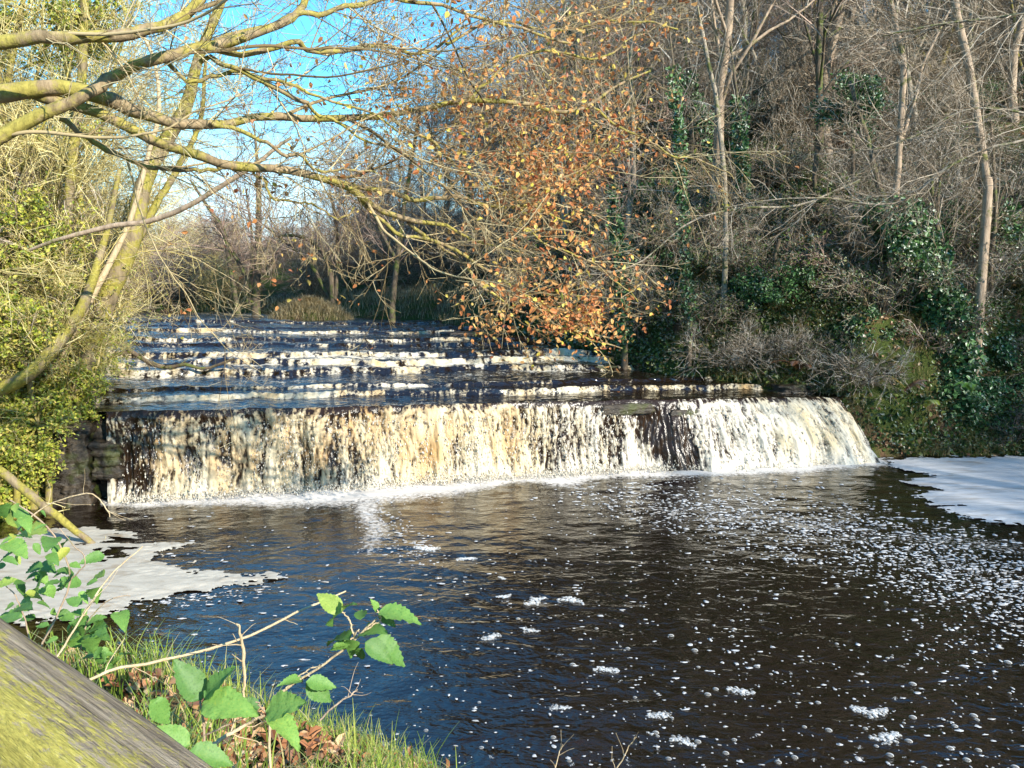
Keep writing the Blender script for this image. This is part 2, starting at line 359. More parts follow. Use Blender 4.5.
NEAR = [(4, -12), (3, -3), (1.9, .8), (.85, 2.95), (-.25, 4.65), (-1.2, 5.25), (-2.2, 5.6), (-3.4, 5.8), (-5.2, 6.5), (-7.4, 8.6)]
LEFT = [(-7.4, 8.6), (-7.0, 11.0)] + [uv2w(u, v) for u, v in ((-.15, 0), (-.8, 3), (-1.8, 7), (-3.4, 14.8), (-9, 19), (-26, 24))]
RIGHT = [uv2w(u, v) for u, v in ((-24, 34), (-6, 25), (4, 18), (7, 15), (7.7, 11.6), (9.2, 6.8), (10.6, 2.6), (12.9, .5), (13.1, -.3))] + [(7.6, 14.55), (10, 14.7), (14, 13.5), (18, 9), (20, -12)]
POLY = np.array(NEAR + LEFT[1:] + RIGHT)
def segdist(x, y, line):
    d = np.full(np.shape(x), 1e9)
    for (ax, ay), (bx, by) in zip(line[:-1], line[1:]):
        vx, vy = bx - ax, by - ay; t = np.clip(((x - ax) * vx + (y - ay) * vy) / (vx * vx + vy * vy), 0, 1)
        d = np.minimum(d, np.hypot(x - ax - t * vx, y - ay - t * vy))
    return d
def inside(x, y, poly):
    c = np.zeros(np.shape(x), bool); n = len(poly)
    for i in range(n):
        x1, y1 = poly[i]; x2, y2 = poly[(i + 1) % n]
        if y1 == y2: continue
        k = ((y1 > y) != (y2 > y)) & (x < (x2 - x1) * (y - y1) / (y2 - y1) + x1); c ^= k
    return c
def terrain(x, y):
    x = np.asarray(x, float); y = np.asarray(y, float)
    u, v = w2uv(x, y)
    ins = inside(x, y, POLY)
    dn, dl, dr = segdist(x, y, NEAR), segdist(x, y, LEFT), segdist(x, y, RIGHT)
    d = np.minimum(np.minimum(dn, dl), dr)
    zw = np.where(v > .45, river_z(u, v - .5, True), 0) * ss(.35, .8, v)
    zb = np.where(v > -.5, river_z(u, np.maximum(v, 0), True), 0) * ss(-.5, .2, v)
    wn, wl, wr = 1 / (dn + .05) ** 2, 1 / (dl + .05) ** 2, 1 / (dr + .05) ** 2; s = wn + wl + wr
    n1 = fbm(x * .35, y * .35, seed=11, o=5); n2 = fbm(x * 1.6, y * 1.6, seed=12, o=4)
    hn = 1.4 * ss(-.15, 2.3, d) + .06 * np.minimum(d, 8)
    hl = .75 * ss(-.1, .7, d) + .10 * np.minimum(d, 20) + .5 * ss(2, 8, d)
    hr = 1.3 * ss(-.1, 1.0, d) + (.56 + .26 * ss(9, 17, y)) * np.clip(d - .8, 0, 26) + .1 * np.clip(d - 26, 0, 100)
    far = ss(20, 34, y) * ss(12, -2, x)           # upstream valley floor is gentle
    hr = hr * (1 - .72 * far)
    hb = (hn * wn + hl * wl + hr * wr) / s
    out_ = zb + hb + n1 * .55 * ss(.5, 4, d) + n2 * .14 * ss(0, 1, d) - .04
    return np.where(ins, zw - .15 - .45 * ss(0, .7, d), out_)
def axis(*seg):
    r = [np.array([seg[0][0]])]
    for a, b, s in seg: n = max(1, int(round((b - a) / s))); r.append(np.linspace(a, b, n + 1)[1:])
    return np.concatenate(r)
gx = axis((-600, -120, 60), (-120, -40, 8), (-40, -14, 1.2), (-14, 16, .16), (16, 45, .8), (45, 120, 6), (120, 600, 60))
gy = axis((-300, -40, 40), (-40, -8, 4), (-8, 0, .5), (0, 22, .16), (22, 50, .6), (50, 120, 5), (120, 900, 70))
GX, GY = np.meshgrid(gx, gy); GZ = terrain(GX, GY)
nx, ny = len(gx), len(gy)
def gridquads(nx, ny):
    i = (np.arange(ny - 1)[:, None] * nx + np.arange(nx - 1)[None]).ravel(); return np.stack([i, i + 1, i + nx + 1, i + nx], -1)
link('ground', mesh('ground', np.stack([GX, GY, GZ], -1).reshape(-1, 3), quads=gridquads(nx, ny)), M['ground'])['kind'] = 'structure'

# pool ------------------------------------------------------------
px_ = axis((-10, 21, .075)); py_ = axis((-12, 2.5, .5), (2.5, 15.5, .06))
X, Y = np.meshgrid(px_, py_); u, v = w2uv(X, Y)
baseline = -.30 - .25 * ss(8.5, 12, u) + .1 * noise(u * .9, 2, seed=44) + .05 * noise(u * 4, 2, seed=45)      # v of the foot of the fall
dist = np.maximum(baseline - v, 0)
amp = .35 + .65 * np.exp(-dist / 3.5)
Z = .7 * amp * (.020 * noise(X * 2.2 + .6 * Y, Y * 3.4, seed=51) + .013 * noise(X * 4.5 - Y, Y * 7.5, seed=52) + .007 * noise(X * 10, Y * 13 + X, seed=53))
Z += .03 * np.exp(-dist / .5) * noise(X * 5, Y * 8, seed=54)
edge = ss(13.9, 13.2, u) * ss(-.3, .4, u)
foam = 1.02 * np.exp(-(dist / (.62 + .45 * noise(u * 1.1, .5, seed=57) * ss(9, 7, u) + .5 * np.exp(-((u - 4.2) / 1.6) ** 2))) ** 1.4) * edge
foam = np.maximum(foam, .47 * np.exp(-dist / 1.5) * edge * ss(9, 7, u))
cx = -2.2 + .10 * (12 - Y) + .25 * noise(Y * 1.2, 3, seed=58)          # streak of froth trailing downstream
foam = np.maximum(foam, (.60 - .16 * ss(11, 8.4, Y)) * np.exp(-((X - cx) / .33) ** 2) * ss(8.0, 9.2, Y))
rr_ = np.stack([X, Y, np.full_like(X, -3.2)], -1); zc_ = rr_[..., 1] * math.cos(PITCH) + 3.2 * math.sin(PITCH)
foam = foam + .06 * fbm(X * 1.5, Y * 3, seed=95, o=3) * ss(.1, .3, foam)
band = np.exp(-((Y - (11.6 - .30 * X - .012 * X * X)) / .75) ** 2) * ss(.3, 2.2, X)        # froth carried round by the eddy
foam = np.maximum(foam, .40 * band + .12 * fbm(X * 3, Y * 5, seed=96, o=4) * band)
ed = np.minimum(segdist(X, Y, NEAR), 9); foam = np.maximum(foam, .5 * np.exp(-(ed / .12) ** 2))
link('pool_water', mesh('pool_water', np.stack([X, Y, Z], -1).reshape(-1, 3), quads=gridquads(len(px_), len(py_)), attrs={'foam': foam}), M['pool'])['kind'] = 'structure'

# upstream cascades --------------------------------------------------
us = axis((-30, -5, .5), (-5, 14, .032)); vs = axis((.0, 15, .03), (15, 36, .5))
UU, VV = np.meshgrid(us, vs); X, Y = uv2w(UU, VV); Z = river_z(UU, VV)
gz = np.gradient(Z, vs, axis=0)
foam = np.zeros_like(Z)
for j, (vj, h, w) in enumerate(STEPS):
    n = step_off(UU, j)
    s0 = VV - vj - n * (.35 if j < 2 else .8)       # >0 upstream of the foot of the step
    run = [.12, .12, .5, .35, .45, .3, .3, .35, .3, .3][j]
    a = (.66, .44, .56, .54, .58, .46, .38, .48, .34, .46)[j] - .04 + .62 * fbm(UU * .6, j * 5.1, seed=200 + j, o=4) * (.3 if j == 0 else 1) + .16 * noise(UU * 3, VV * 1.5, seed=220 + j)
    f = np.where(s0 > w, np.exp(-(s0 - w) / .05), np.where(s0 > 0, 1, np.exp(s0 / (run * np.clip(.9 + 1.3 * noise(UU * 1.3, j * 2.2, seed=280 + j) + .5 * noise(UU * 4, j * 2.2, seed=290 + j), .12, 3)))))
    drop = np.exp(-((s0 - w * .4) / (w * .9 + .03)) ** 2)
    foam = np.maximum(foam, a * f + .15 * drop * (noise(UU * 16, VV * 2, seed=260 + j) + .8 * noise(UU * 37, VV * 3, seed=270 + j)) - .06 * drop)
foam = np.maximum(foam, .24 + .34 * fbm(UU * .45, VV * 4, seed=240, o=5) + .10 * np.exp(-((VV - 4.4) / 1.0) ** 2))
foam = foam + .20 * fbm(UU * 5, VV * 7, seed=241, o=4) + (.24 * noise(UU * 4, VV * 5, seed=247) + .20 * noise(UU * 10, VV * 8, seed=248) + .04) * np.exp(-((VV - 4.5) / 1.3) ** 2)
peat = np.clip(.36 + .55 * fbm(UU * 1.3, VV * 1.5, seed=242, o=3) + .35 * noise(UU * 6, VV * 8, seed=249) - .35 * (gz < .4), 0, 1)
Z = Z + .012 * noise(UU * 3, VV * 6, seed=243) + .004 * noise(UU * 7, VV * 13, seed=244) + .05 * np.clip(foam - .35, 0, .6) * noise(UU * 10, VV * 10, seed=245) + .04 * np.clip(foam - .35, 0, .6) * noise(UU * 24, VV * 20, seed=246)
q = gridquads(len(us), len(vs)); cxm = X.ravel()[q].mean(1); cym = Y.ravel()[q].mean(1)
keep = inside(cxm, cym, POLY) | (segdist(cxm, cym, [tuple(p) for p in POLY]) < .7)
link('cascade_water', mesh('cascade_water', np.stack([X, Y, Z], -1).reshape(-1, 3), quads=q[keep], attrs={'foam': foam, 'peat': peat}), M['river'])['kind'] = 'structure'

# the main fall ----------------------------------------------------------
NS = 120; uf = axis((.12, 12.95, .013)); sf = np.linspace(0, 1, NS)
UF, SF = np.meshgrid(uf, sf)
foot = (-.30 - .25 * ss(8.5, 12, UF) + .1 * noise(UF * .9, 2, seed=44) + .05 * noise(UF * 4, 2, seed=45))
zc = river_z(UF, np.zeros_like(UF)) + .002
lip = .13                                             # the lip rolls over, then the sheet leans out
zz = zc * (1 - SF ** 1.25) - .06 * SF
jet = foot * np.where(SF < lip, SF / lip * .22, .22 + .78 * ((SF - lip) / (1 - lip)) ** (1.35))
slant = ss(8.8, 9.8, UF)
jet = jet * (1 - slant) + foot * slant * 1.25 * SF ** .9
led = .05 * (noise(UF * .8, 9, seed=77) > .1) * ss(.25, .3, SF)
warpu = UF + .05 * noise(UF * 3, SF * 3, seed=70)
st1 = noise(warpu * 6, SF * 1.8, seed=71); st2 = noise(warpu * 18, SF * 5, seed=72); st3 = noise(warpu * 40, SF * 14, seed=73)
disp = (.06 * st1 + .03 * st2 + .014 * st3) * ss(.02, .22, SF)
V_ = jet - led - disp * 1.0 - .12 * ss(11, 13, UF) * SF; UFS = UF + .42 * SF * ss(9.5, 12.9, UF)
cov = .56 + .30 * fbm(UF * .75, SF * .6, seed=80, o=3) + .24 * st1 + .26 * st2 + .26 * st3 + .22 * noise(warpu * 26, SF * 20, seed=74) + .16 * noise(warpu * 55, SF * 50, seed=76) + .12 * noise(warpu * 60, SF * 60, seed=75)
lipn = .16 + .12 * noise(UF * 2.1, 4.4, seed=86) + .07 * noise(UF * 7, 4.4, seed=87)
cov = cov + .22 * ss(.70, 1.0, SF) - .40 * ss(lipn, lipn * .3, SF) + .06 + .34 * fbm(UF * 1.7, SF * .5, seed=88, o=2)
cov -= .85 * np.exp(-np.abs((UF - 8.95 - .62 * SF) / (.46 - .12 * SF)) ** 3) * (.62 + .38 * ss(.1, .4, SF))          # dark rock between the two falls
cov -= .33 * np.exp(-((UF - 8.3) / .55) ** 2) * ss(.75, .35, SF)
cov -= .30 * ss(.8, .12, UF); cov -= .5 * ss(12.8, 12.95, UF)
cov -= .05 * np.exp(-((UF - 2.2) / .5) ** 2) + .14 * np.exp(-((UF - 6.7) / .6) ** 2) 
peat = np.clip(.42 + .75 * fbm(UF * .9 + .3, SF * .35, seed=82, o=3) + .28 * noise(warpu * 8, SF * 3, seed=83) - .35 * ss(.6, 1, SF) + .35 * np.exp(-((UF - 5.05) / .35) ** 2) - .4 * ss(6.5, 8.6, UF), 0, 1)
X, Y = uv2w(UFS, V_)
link('waterfall', mesh('waterfall', np.stack([X, Y, zz], -1).reshape(-1, 3), quads=gridquads(len(uf), NS), attrs={'foam': cov, 'peat': peat}), M['fall'])['kind'] = 'structure'

# spray: beads of broken water leaping off the face and the foot of the fall
rg = rs(5); N = 17000
uu = rg.uniform(.35, 12.8, N); s_ = rg.uniform(0.12, 1, N) ** .8
ft = (-.30 - .25 * ss(8.5, 12, uu) + .1 * noise(uu * .9, 2, seed=44))
zc1 = river_z(uu, np.zeros(N)); z1 = zc1 * (1 - s_ ** 1.25) + rg.normal(0, .02, N)
j1 = ft * (.22 + .78 * np.clip((s_ - .13) / .87, 0, 1) ** 1.35); sl = ss(8.8, 9.8, uu); j1 = j1 * (1 - sl) + ft * sl * 1.25 * s_ ** .9
msk = (.56 + .30 * fbm(uu * .75, s_ * .6, seed=80, o=3) + .3 * noise(uu * 7, s_ * 1.6, seed=71) - .9 * np.exp(-((uu - 8.95 - .62 * s_) / .5) ** 2)) > rg.uniform(.25, .8, N)
v1 = j1 - .02 - np.abs(rg.normal(0, .05, N)) * (1 + s_)
nb = 7000; ub = rg.uniform(.35, 12.8, nb); fb_ = (-.30 - .25 * ss(8.5, 12, ub)); vb = fb_ - np.abs(rg.normal(0, .13, nb)); zb_ = np.abs(rg.normal(0, .06, nb)) + .01
uu = np.concatenate([uu[msk], ub]); v1 = np.concatenate([v1[msk], vb]); z1 = np.concatenate([z1[msk], zb_])
uu = uu + .42 * np.clip(1 - z1 / 1.2, 0, 1) * ss(9.5, 12.9, uu); X, Y = uv2w(uu, v1); c = np.stack([X, Y, np.maximum(z1, .0)], -1); n = len(c)
r = (rg.gamma(2.0, .0024, n) + .002)[:, None]
oc = np.array([[1, 0, 0], [-1, 0, 0], [0, 1, 0], [0, -1, 0], [0, 0, 2.2], [0, 0, -2.2]])
V = (c[:, None] + r[:, None] * oc[None] * rg.uniform(.6, 1.3, (n, 6, 1))).reshape(-1, 3)
tr = np.array([[0, 2, 4], [2, 1, 4], [1, 3, 4], [3, 0, 4], [2, 0, 5], [1, 2, 5], [3, 1, 5], [0, 3, 5]])
T_ = (np.arange(n)[:, None, None] * 6 + tr[None]).reshape(-1, 3)
tag(link('water_spray', mesh('water_spray', V, tris=T_), M['spray']), 'beads of white spray leaping off the waterfall', 'spray', kind='stuff')

# ------------------------------------------------------------------ rocks
def rock(name, size, seed, strat=.045):
    n = 44; th = np.linspace(0, math.pi, n); ph = np.linspace(0, 2 * math.pi, 2 * n, endpoint=False)
    T2, P2 = np.meshgrid(th, ph, indexing='ij'); d = np.stack([np.sin(T2) * np.cos(P2), np.sin(T2) * np.sin(P2), np.cos(T2)], -1)
    b = d / np.maximum(np.abs(d).max(-1, keepdims=True), .001) * .75 + d * .25
    b = b * (1 + .25 * fbm(d[..., 0] * 2 + seed, d[..., 1] * 2, d[..., 2] * 2, seed=seed)[..., None])
    lay = .10 * np.sign(noise(b[..., 2] * size[2] / strat, 0.5, seed=seed))[..., None]
    b = b + .05 * fbm(d[..., 0] * 9, d[..., 1] * 9, d[..., 2] * 9, seed=seed + 3)[..., None] * d + lay * 1.1 * d * np.array([1, 1, 0]); V = (b * np.asarray(size)).reshape(-1, 3)
    q = []
    m_ = 2 * n
    i, j = np.meshgrid(np.arange(n - 1), np.arange(m_), indexing='ij'); q = np.stack([i * m_ + j, (i + 1) * m_ + j, (i + 1) * m_ + (j + 1) % m_, i * m_ + (j + 1) % m_], -1).reshape(-1, 4)
    return mesh(name, V, quads=q, smooth=True)
def put_rock(nm, lab, p, size, seed, rz=0.0, grp=None):
    o = link(nm, rock(nm, size, seed), M['rock'], loc=tuple(float(a) for a in p)); o.rotation_euler = (0, 0, rz); tag(o, lab, 'rock', grp); return o
for k, (u_, v_, z_, sz, lab) in enumerate([
        (-.38, .05, .40, (.30, .42, .82), 'dark layered rock wall at the left end of the main fall'),
        (-.02, .42, .45, (.36, .30, .78), 'narrow wet rock face tucked behind the left edge of the main fall'),
        (-.75, .6, 1.2, (.5, .6, .35), 'dark mossy ledge above the left end of the main fall'),
        (13.45, .5, .35, (.26, .6, .8), 'black wet rock at the right end of the fall under the bank'),
        (13.0, 1.1, 1.0, (.9, .5, .32), 'black ledge behind the right end of the fall'),
        (9.7, -.02, .9, (.30, .16, .16), 'dark rock lip poking out between the two halves of the fall'),
        (8.6, .02, 1.08, (.50, .14, .10), 'thin dark ledge showing at the crest left of the rock gap')]):
    x, y = uv2w(u_, v_); put_rock('rock_ledge', lab, (x, y, z_), sz, 31 + k, TH)
for k, (a, b_, Yd, sz, lab) in enumerate([
        (415, 336, 21.5, (.45, .3, .16), 'square black rock standing in the upper cascade'),
        (352, 323, 25.6, (.7, .3, .12), 'dark low rock on the topmost step below the grassy mound'),
        (548, 352, 19.0, (.35, .3, .22), 'dark rock at the right edge of the middle cascade'),
        (590, 366, 17.4, (.5, .3, .16), 'dark rock under the hanging copper leaves'),
        (470, 329, 22.5, (.8, .3, .10), 'long dark ledge at the right end of the upper cascade'),
        (110, 452, 11.6, (.2, .25, .3), 'small brown rock beside the left end of the fall')]):
    put_rock('rock', lab, at(a, b_ + 6, Yd), sz, 51 + k, TH)

# ------------------------------------------------------------------ tree kit
def make_tree(name, label, cat, seed, H, r, lean=(0, 0), n1=14, n2=8, n3=7, n4=3, spread=.45, tm=None, wm=None, tw=.006, stems=1, group=None, low=.25, up=.06, wand=.16, leaf=None):
    rg = rs(seed); root = thing(name, label, cat, (0, 0, -80), group)
    Ps, Rs = [], []
    for s in range(stems):
        k = 10; z = np.linspace(-.4, H * (1 if s == 0 else rg.uniform(.7, .95)), k); ln = np.array(lean) + (rg.normal(0, .16, 2) if stems > 1 else 0)
        w = np.cumsum(rg.normal(0, H * .012, (k, 2)), 0); w[0] = 0
        t = np.linspace(0, 1, k)[:, None]
        xy = ln * H * t * (.6 + .4 * t) + w + (rg.normal(0, .12, 2) if stems > 1 else 0)
        Ps.append(np.column_stack([xy, z])); Rs.append(r * (1 if s == 0 else rg.uniform(.5, .85)) * np.linspace(1.15, .18, k))
    P0, R0 = np.array(Ps), np.array(Rs)
    tb = Tubes().add(P0, R0, 8)
    P1, R1 = grow(P0, R0, rg, n1, low, .98, 48, 14, spread, .3, 7, wand, up, .45, .25, rmin=tw)
    tb.add(P1, R1, 5)
    link('trunk', tb.me('trunk'), tm, root)
    cr = Tubes()
    P2, R2 = grow(P1, R1, rg, n2, .2, 1, 42, 15, .55, .3, 5, wand, up * .7, .5, .4, rmin=tw * .9)
    P3, R3 = grow(P2, R2, rg, n3, .1, 1, 40, 16, .6, .35, 4, wand, up * .5, .6, .5, rmin=tw * .7)
    cr.add(P2, R2, 3).add(P3, R3, 3)
    PL = P3
    if n4: P4, R4 = grow(P3, R3, rg, n4, .2, 1, 38, 16, .7, .35, 3, wand * .8, up * .4, .7, .6, rmin=tw * .55); cr.add(P4, R4, 3); PL = P4
    link('crown', cr.me('crown', smooth=False), wm, root)
    if leaf:
        lm, cnt, sz = leaf; i = rg.randint(0, len(PL), cnt); V, q = leafmesh(PL[i, -1] + rg.normal(0, .03, (cnt, 3)), (0, 0, .6), sz, rg); link('foliage', mesh('foliage', V, quads=q, smooth=False), lm, root)
    return root
def make_shrub(name, label, seed, H, W, nst=14, n1=7, n2=6, n3=4, tm=None, tw=.004, leaf=None, arch=.0, cat='shrub'):
    rg = rs(seed); root = thing(name, label, cat, (0, 0, -80))
    k = 8; az = rg.uniform(0, 2 * math.pi, nst); hh = H * rg.uniform(.6, 1.1, nst); t = np.linspace(0, 1, k)
    out_ = W * rg.uniform(.15, 1, nst)
    rad = out_[:, None] * t[None] ** 1.3; z = hh[:, None] * (t[None] - arch * t[None] ** 2.5) - .15
    P = np.stack([np.cos(az)[:, None] * (rad + .1), np.sin(az)[:, None] * (rad + .1), z], -1) + np.cumsum(rg.normal(0, H * .018, (nst, k, 3)), 1)
    R = rg.uniform(.008, .02, nst)[:, None] * np.linspace(1, .3, k)[None]
    tb = Tubes().add(P, R, 4)
    P1, R1 = grow(P, R, rg, n1, .15, 1, 42, 15, .45, .3, 5, .2, .03, .6, .4, rmin=tw)
    P2, R2 = grow(P1, R1, rg, n2, .1, 1, 42, 18, .6, .3, 4, .2, .0, .7, .5, rmin=tw * .8)
    tb.add(P1, R1, 3).add(P2, R2, 3); PL = P2
    if n3: P3, R3 = grow(P2, R2, rg, n3, .2, 1, 42, 18, .6, .3, 3, .2, .0, .7, .6, rmin=tw * .65); tb.add(P3, R3, 3); PL = P3
    link('stems', tb.me('stems', smooth=False), tm, root)
    if leaf:
        lm, cnt, sz = leaf; i = rg.randint(0, len(PL), cnt); f = rg.uniform(0, 1, cnt)[:, None]
        pos = PL[i, -1] * f + PL[i, 0] * (1 - f) + rg.normal(0, .03, (cnt, 3)); V, q = leafmesh(pos, (0, 0, .7), sz * rg.uniform(.6, 1.2, cnt), rg); link('foliage', mesh('foliage', V, quads=q, smooth=False), lm, root)
    return root
def zt(x, y): return float(terrain(np.array([x]), np.array([y]))[0])

def leafball(name, label, cat, c, rad, cnt, sz, m_l, seed, stem_m, sq=(1, 1, 1)):
    rg = rs(seed); c = np.array(c, float); g = zt(c[0], c[1]); root = thing(name, label, cat, (c[0], c[1], g))
    tp = smooth_path([(c[0], c[1], g - .2), (c[0] + .1, c[1], (g + c[2]) / 2), c], 8); Rr = np.linspace(.06, .03, 8)
    d = unit(rg.normal(size=(26, 3))); lP = c + (d * rad * np.asarray(sq))[:, None] * np.linspace(0, 1, 6)[None, :, None] + np.cumsum(rg.normal(0, rad * .04, (26, 6, 3)), 1); lR = np.tile(np.linspace(.02, .006, 6), (26, 1))
    tb = Tubes().add(tp, Rr, 7).add(lP, lR, 4)
    A, B = grow(lP, lR, rg, 12, .3, 1, 50, 15, .4, .3, 4, .2, 0, .6, .5, rmin=.004); tb.add(A, B, 3)
    link('trunk', tb.me('trunk', (c[0], c[1], g)), stem_m, root)
    i = rg.randint(0, len(A), cnt); f = rg.uniform(0, 1.2, cnt)[:, None]; pos = A[i, 0] * (1 - f) + A[i, -1] * f + rg.normal(0, rad * .06, (cnt, 3))
    V, q = leafmesh(pos, (0, -.3, .6), sz * rg.uniform(.6, 1.2, cnt), rg, asp=.55); link('crown', mesh('crown', V - np.array([c[0], c[1], g]), quads=q, smooth=False), m_l, root); return root

# ---- hillside trees -------------------------------------------------------
protos = [make_tree('bare_tree', 'x', 'tree', 100 + i, H, r, ln, n1, 8, 7, 3, sp, M[tm], M[wm], .0055, st) for i, (H, r, ln, n1, sp, tm, wm, st) in enumerate([
    (9.5, .10, (.05, 0), 16, .42, 'bark_pale', 'twig_tan', 1), (8.0, .08, (-.12, .05), 15, .45, 'bark_pale', 'twig_grey', 1), (10.5, .12, (-.05, 0), 17, .40, 'bark_tan', 'twig_tan', 1),
    (6.5, .06, (-.28, -.1), 8, .5, 'bark_pale', 'twig_grey', 2), (8.5, .10, (.1, .05), 15, .42, 'bark_dark', 'twig_purple', 1), (7.5, .07, (-.2, 0), 8, .46, 'bark_moss', 'twig_tan', 2)])]
used = set()
def place(plist, x, y, i, rz, sc, label, group, tilt=(0, 0), dz=0):
    p = plist[i]; loc = (x, y, zt(x, y) - .05 + dz)
    if id(p) in used: return dup(p, loc, rz, sc, label, group, tilt)
    used.add(id(p)); p.location = loc; p.rotation_euler = (tilt[0], tilt[1], rz); p.scale = sc if isinstance(sc, tuple) else (sc,) * 3; tag(p, label, p['category'], group); return p
rg = rs(77)
def scatter(n, xr, yr, cond, mind, rg, tries=20000):
    pts = []
    for _ in range(tries):
        if len(pts) >= n: break
        x, y = rg.uniform(*xr), rg.uniform(*yr)
        if inside(np.array([x]), np.array([y]), POLY)[0] or not cond(x, y): continue
        if any((x - a) ** 2 + (y - b) ** 2 < mind ** 2 for a, b in pts): continue
        pts.append((x, y))
    return pts
def dpoly(x, y): return float(segdist(np.array([x]), np.array([y]), [tuple(p) for p in POLY] + [tuple(POLY[0])])[0])
def scr(x, y): return 512 + 768 * x / y
hill = scatter(120, (-2, 40), (17, 58), lambda x, y: scr(x, y) > 480 and scr(x, y) < 1150 and dpoly(x, y) > 1.6 and dpoly(x, y) < 32 and x > -1 + (y - 17) * .05 and not (y < 19.5 and scr(x, y) > 820), 1.55, rg)
for k, (x, y) in enumerate(hill):
    place(protos, x, y, rg.choice([0, 1, 2, 3, 4, 5], p=[.22, .2, .2, .16, .1, .12]), rg.uniform(0, 6.28), rg.uniform(.7, 1.15), 'slender bare tree on the wooded slope above the right bank', 'bare trees on the right hillside', (rg.normal(0, .05), rg.normal(-.07, .07)))
back = scatter(46, (-12, 8), (29, 60), lambda x, y: 330 < scr(x, y) < 700 and dpoly(x, y) > 1.2, 1.5, rg)
for k, (x, y) in enumerate(back):
    place(protos, x, y, rg.choice([4, 4, 1, 2, 0]), rg.uniform(0, 6.28), rg.uniform(.75, 1.15) * (.6 if scr(x, y) < 440 else 1), 'purple-brown bare tree in the wood beyond the top of the cascade', 'bare trees beyond the cascade')
# trees further down the right bank, past the edge of the frame: they shade the right-hand water
side = scatter(20, (18.5, 30), (-14, 12), lambda x, y: dpoly(x, y) > 1.5, 2.6, rg)
for k, (x, y) in enumerate(side): place(protos, x, y, int(rg.randint(0, 6)), rg.uniform(0, 6.28), rg.uniform(.9, 1.2), 'bare tree on the right bank past the edge of the frame', 'bare trees downstream on the right bank')

hb_ = [make_shrub('hillside_bush', 'x', 310 + i, H, 1.9, 14, 8, 7, 4, M[tm], .006) for i, (H, tm) in enumerate([(3.2, 'twig_tan'), (2.6, 'twig_grey')])]
for x, y in scatter(70, (-1, 38), (19, 52), lambda x, y: 560 < scr(x, y) < 1120 and 3.5 < dpoly(x, y) < 28, 1.6, rg): place(hb_, x, y, int(rg.randint(0, 2)), rg.uniform(0, 6.28), rg.uniform(.7, 1.1), 'leafless brushwood bush among the trees of the right slope', 'brushwood on the right hillside')
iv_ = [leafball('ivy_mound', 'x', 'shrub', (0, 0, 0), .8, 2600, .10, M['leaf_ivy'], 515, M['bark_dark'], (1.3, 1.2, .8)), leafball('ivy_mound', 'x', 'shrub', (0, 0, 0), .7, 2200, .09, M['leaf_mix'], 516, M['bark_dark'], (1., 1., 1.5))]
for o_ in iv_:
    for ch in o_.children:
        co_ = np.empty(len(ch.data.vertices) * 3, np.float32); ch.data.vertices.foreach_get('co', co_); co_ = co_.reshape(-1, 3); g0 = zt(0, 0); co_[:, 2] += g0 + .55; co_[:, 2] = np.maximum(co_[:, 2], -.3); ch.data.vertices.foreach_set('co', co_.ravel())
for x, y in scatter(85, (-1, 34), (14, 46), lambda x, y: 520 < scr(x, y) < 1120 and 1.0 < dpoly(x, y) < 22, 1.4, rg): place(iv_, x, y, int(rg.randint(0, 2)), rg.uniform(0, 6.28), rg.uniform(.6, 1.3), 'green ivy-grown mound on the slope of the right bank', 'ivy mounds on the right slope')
# far valley trees and left bank thicket behind the fall
farp = [make_shrub('thicket_bush', 'x', 300 + i, H, W, 16, 8, 7, 4, M[tm], .006, cat='shrub') for i, (H, W, tm) in enumerate([(3.6, 2.2, 'twig_tan'), (3.0, 2.0, 'twig_purple'), (4.2, 2.3, 'twig_gold')])]
fb = scatter(70, (-34, 3), (25, 50), lambda x, y: 90 < scr(x, y) < 640 and dpoly(x, y) > .35, 1.05, rg)
for x, y in fb:
    i = 2 if scr(x, y) < 200 and rg.rand() < .6 else rg.choice([0, 1]); sc = rg.uniform(.7, 1.05) * (.75 if 190 < scr(x, y) < 345 else 1)
    place(farp, x, y, i, rg.uniform(0, 6.28), sc, 'brown leafless bush in the thicket behind the top of the cascade', 'bushes behind the cascade')
for x, y in scatter(12, (-18, -7), (24.5, 36), lambda x, y: 120 < scr(x, y) < 235 and .2 < dpoly(x, y) < 7, .8, rg): place(farp, x, y, int(rg.choice([0, 0, 1, 2])), rg.uniform(0, 6.28), rg.uniform(.5, .8), 'brown leafless bush in the thicket behind the top of the cascade', 'bushes behind the cascade')
lb = scatter(30, (-20, -6.4), (11.5, 27), lambda x, y: -60 < scr(x, y) < 205 and dpoly(x, y) > .45, 1.0, rg)
for x, y in lb: place(farp, x, y, rg.choice([0, 2, 2]), rg.uniform(0, 6.28), rg.uniform(.6, .95), 'tan leafless bush on the left bank beside the cascade', 'bushes along the left bank')

# ---- right bank shrubs --------------------------------------------------------
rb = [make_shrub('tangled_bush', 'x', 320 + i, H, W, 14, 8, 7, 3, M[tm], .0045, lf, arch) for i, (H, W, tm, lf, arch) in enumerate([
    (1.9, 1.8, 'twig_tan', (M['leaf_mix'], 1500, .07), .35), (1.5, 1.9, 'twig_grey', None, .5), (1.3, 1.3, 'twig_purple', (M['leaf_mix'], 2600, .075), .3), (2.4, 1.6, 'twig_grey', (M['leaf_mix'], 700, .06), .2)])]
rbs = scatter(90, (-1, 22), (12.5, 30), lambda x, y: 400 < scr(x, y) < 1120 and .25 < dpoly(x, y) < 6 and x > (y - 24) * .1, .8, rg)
for x, y in rbs: place(rb, x, y, int(rg.choice([0, 1, 2, 3])), rg.uniform(0, 6.28), rg.uniform(.6, 1.0), 'tangled bush in the shaded undergrowth of the right bank', 'bushes on the right bank')

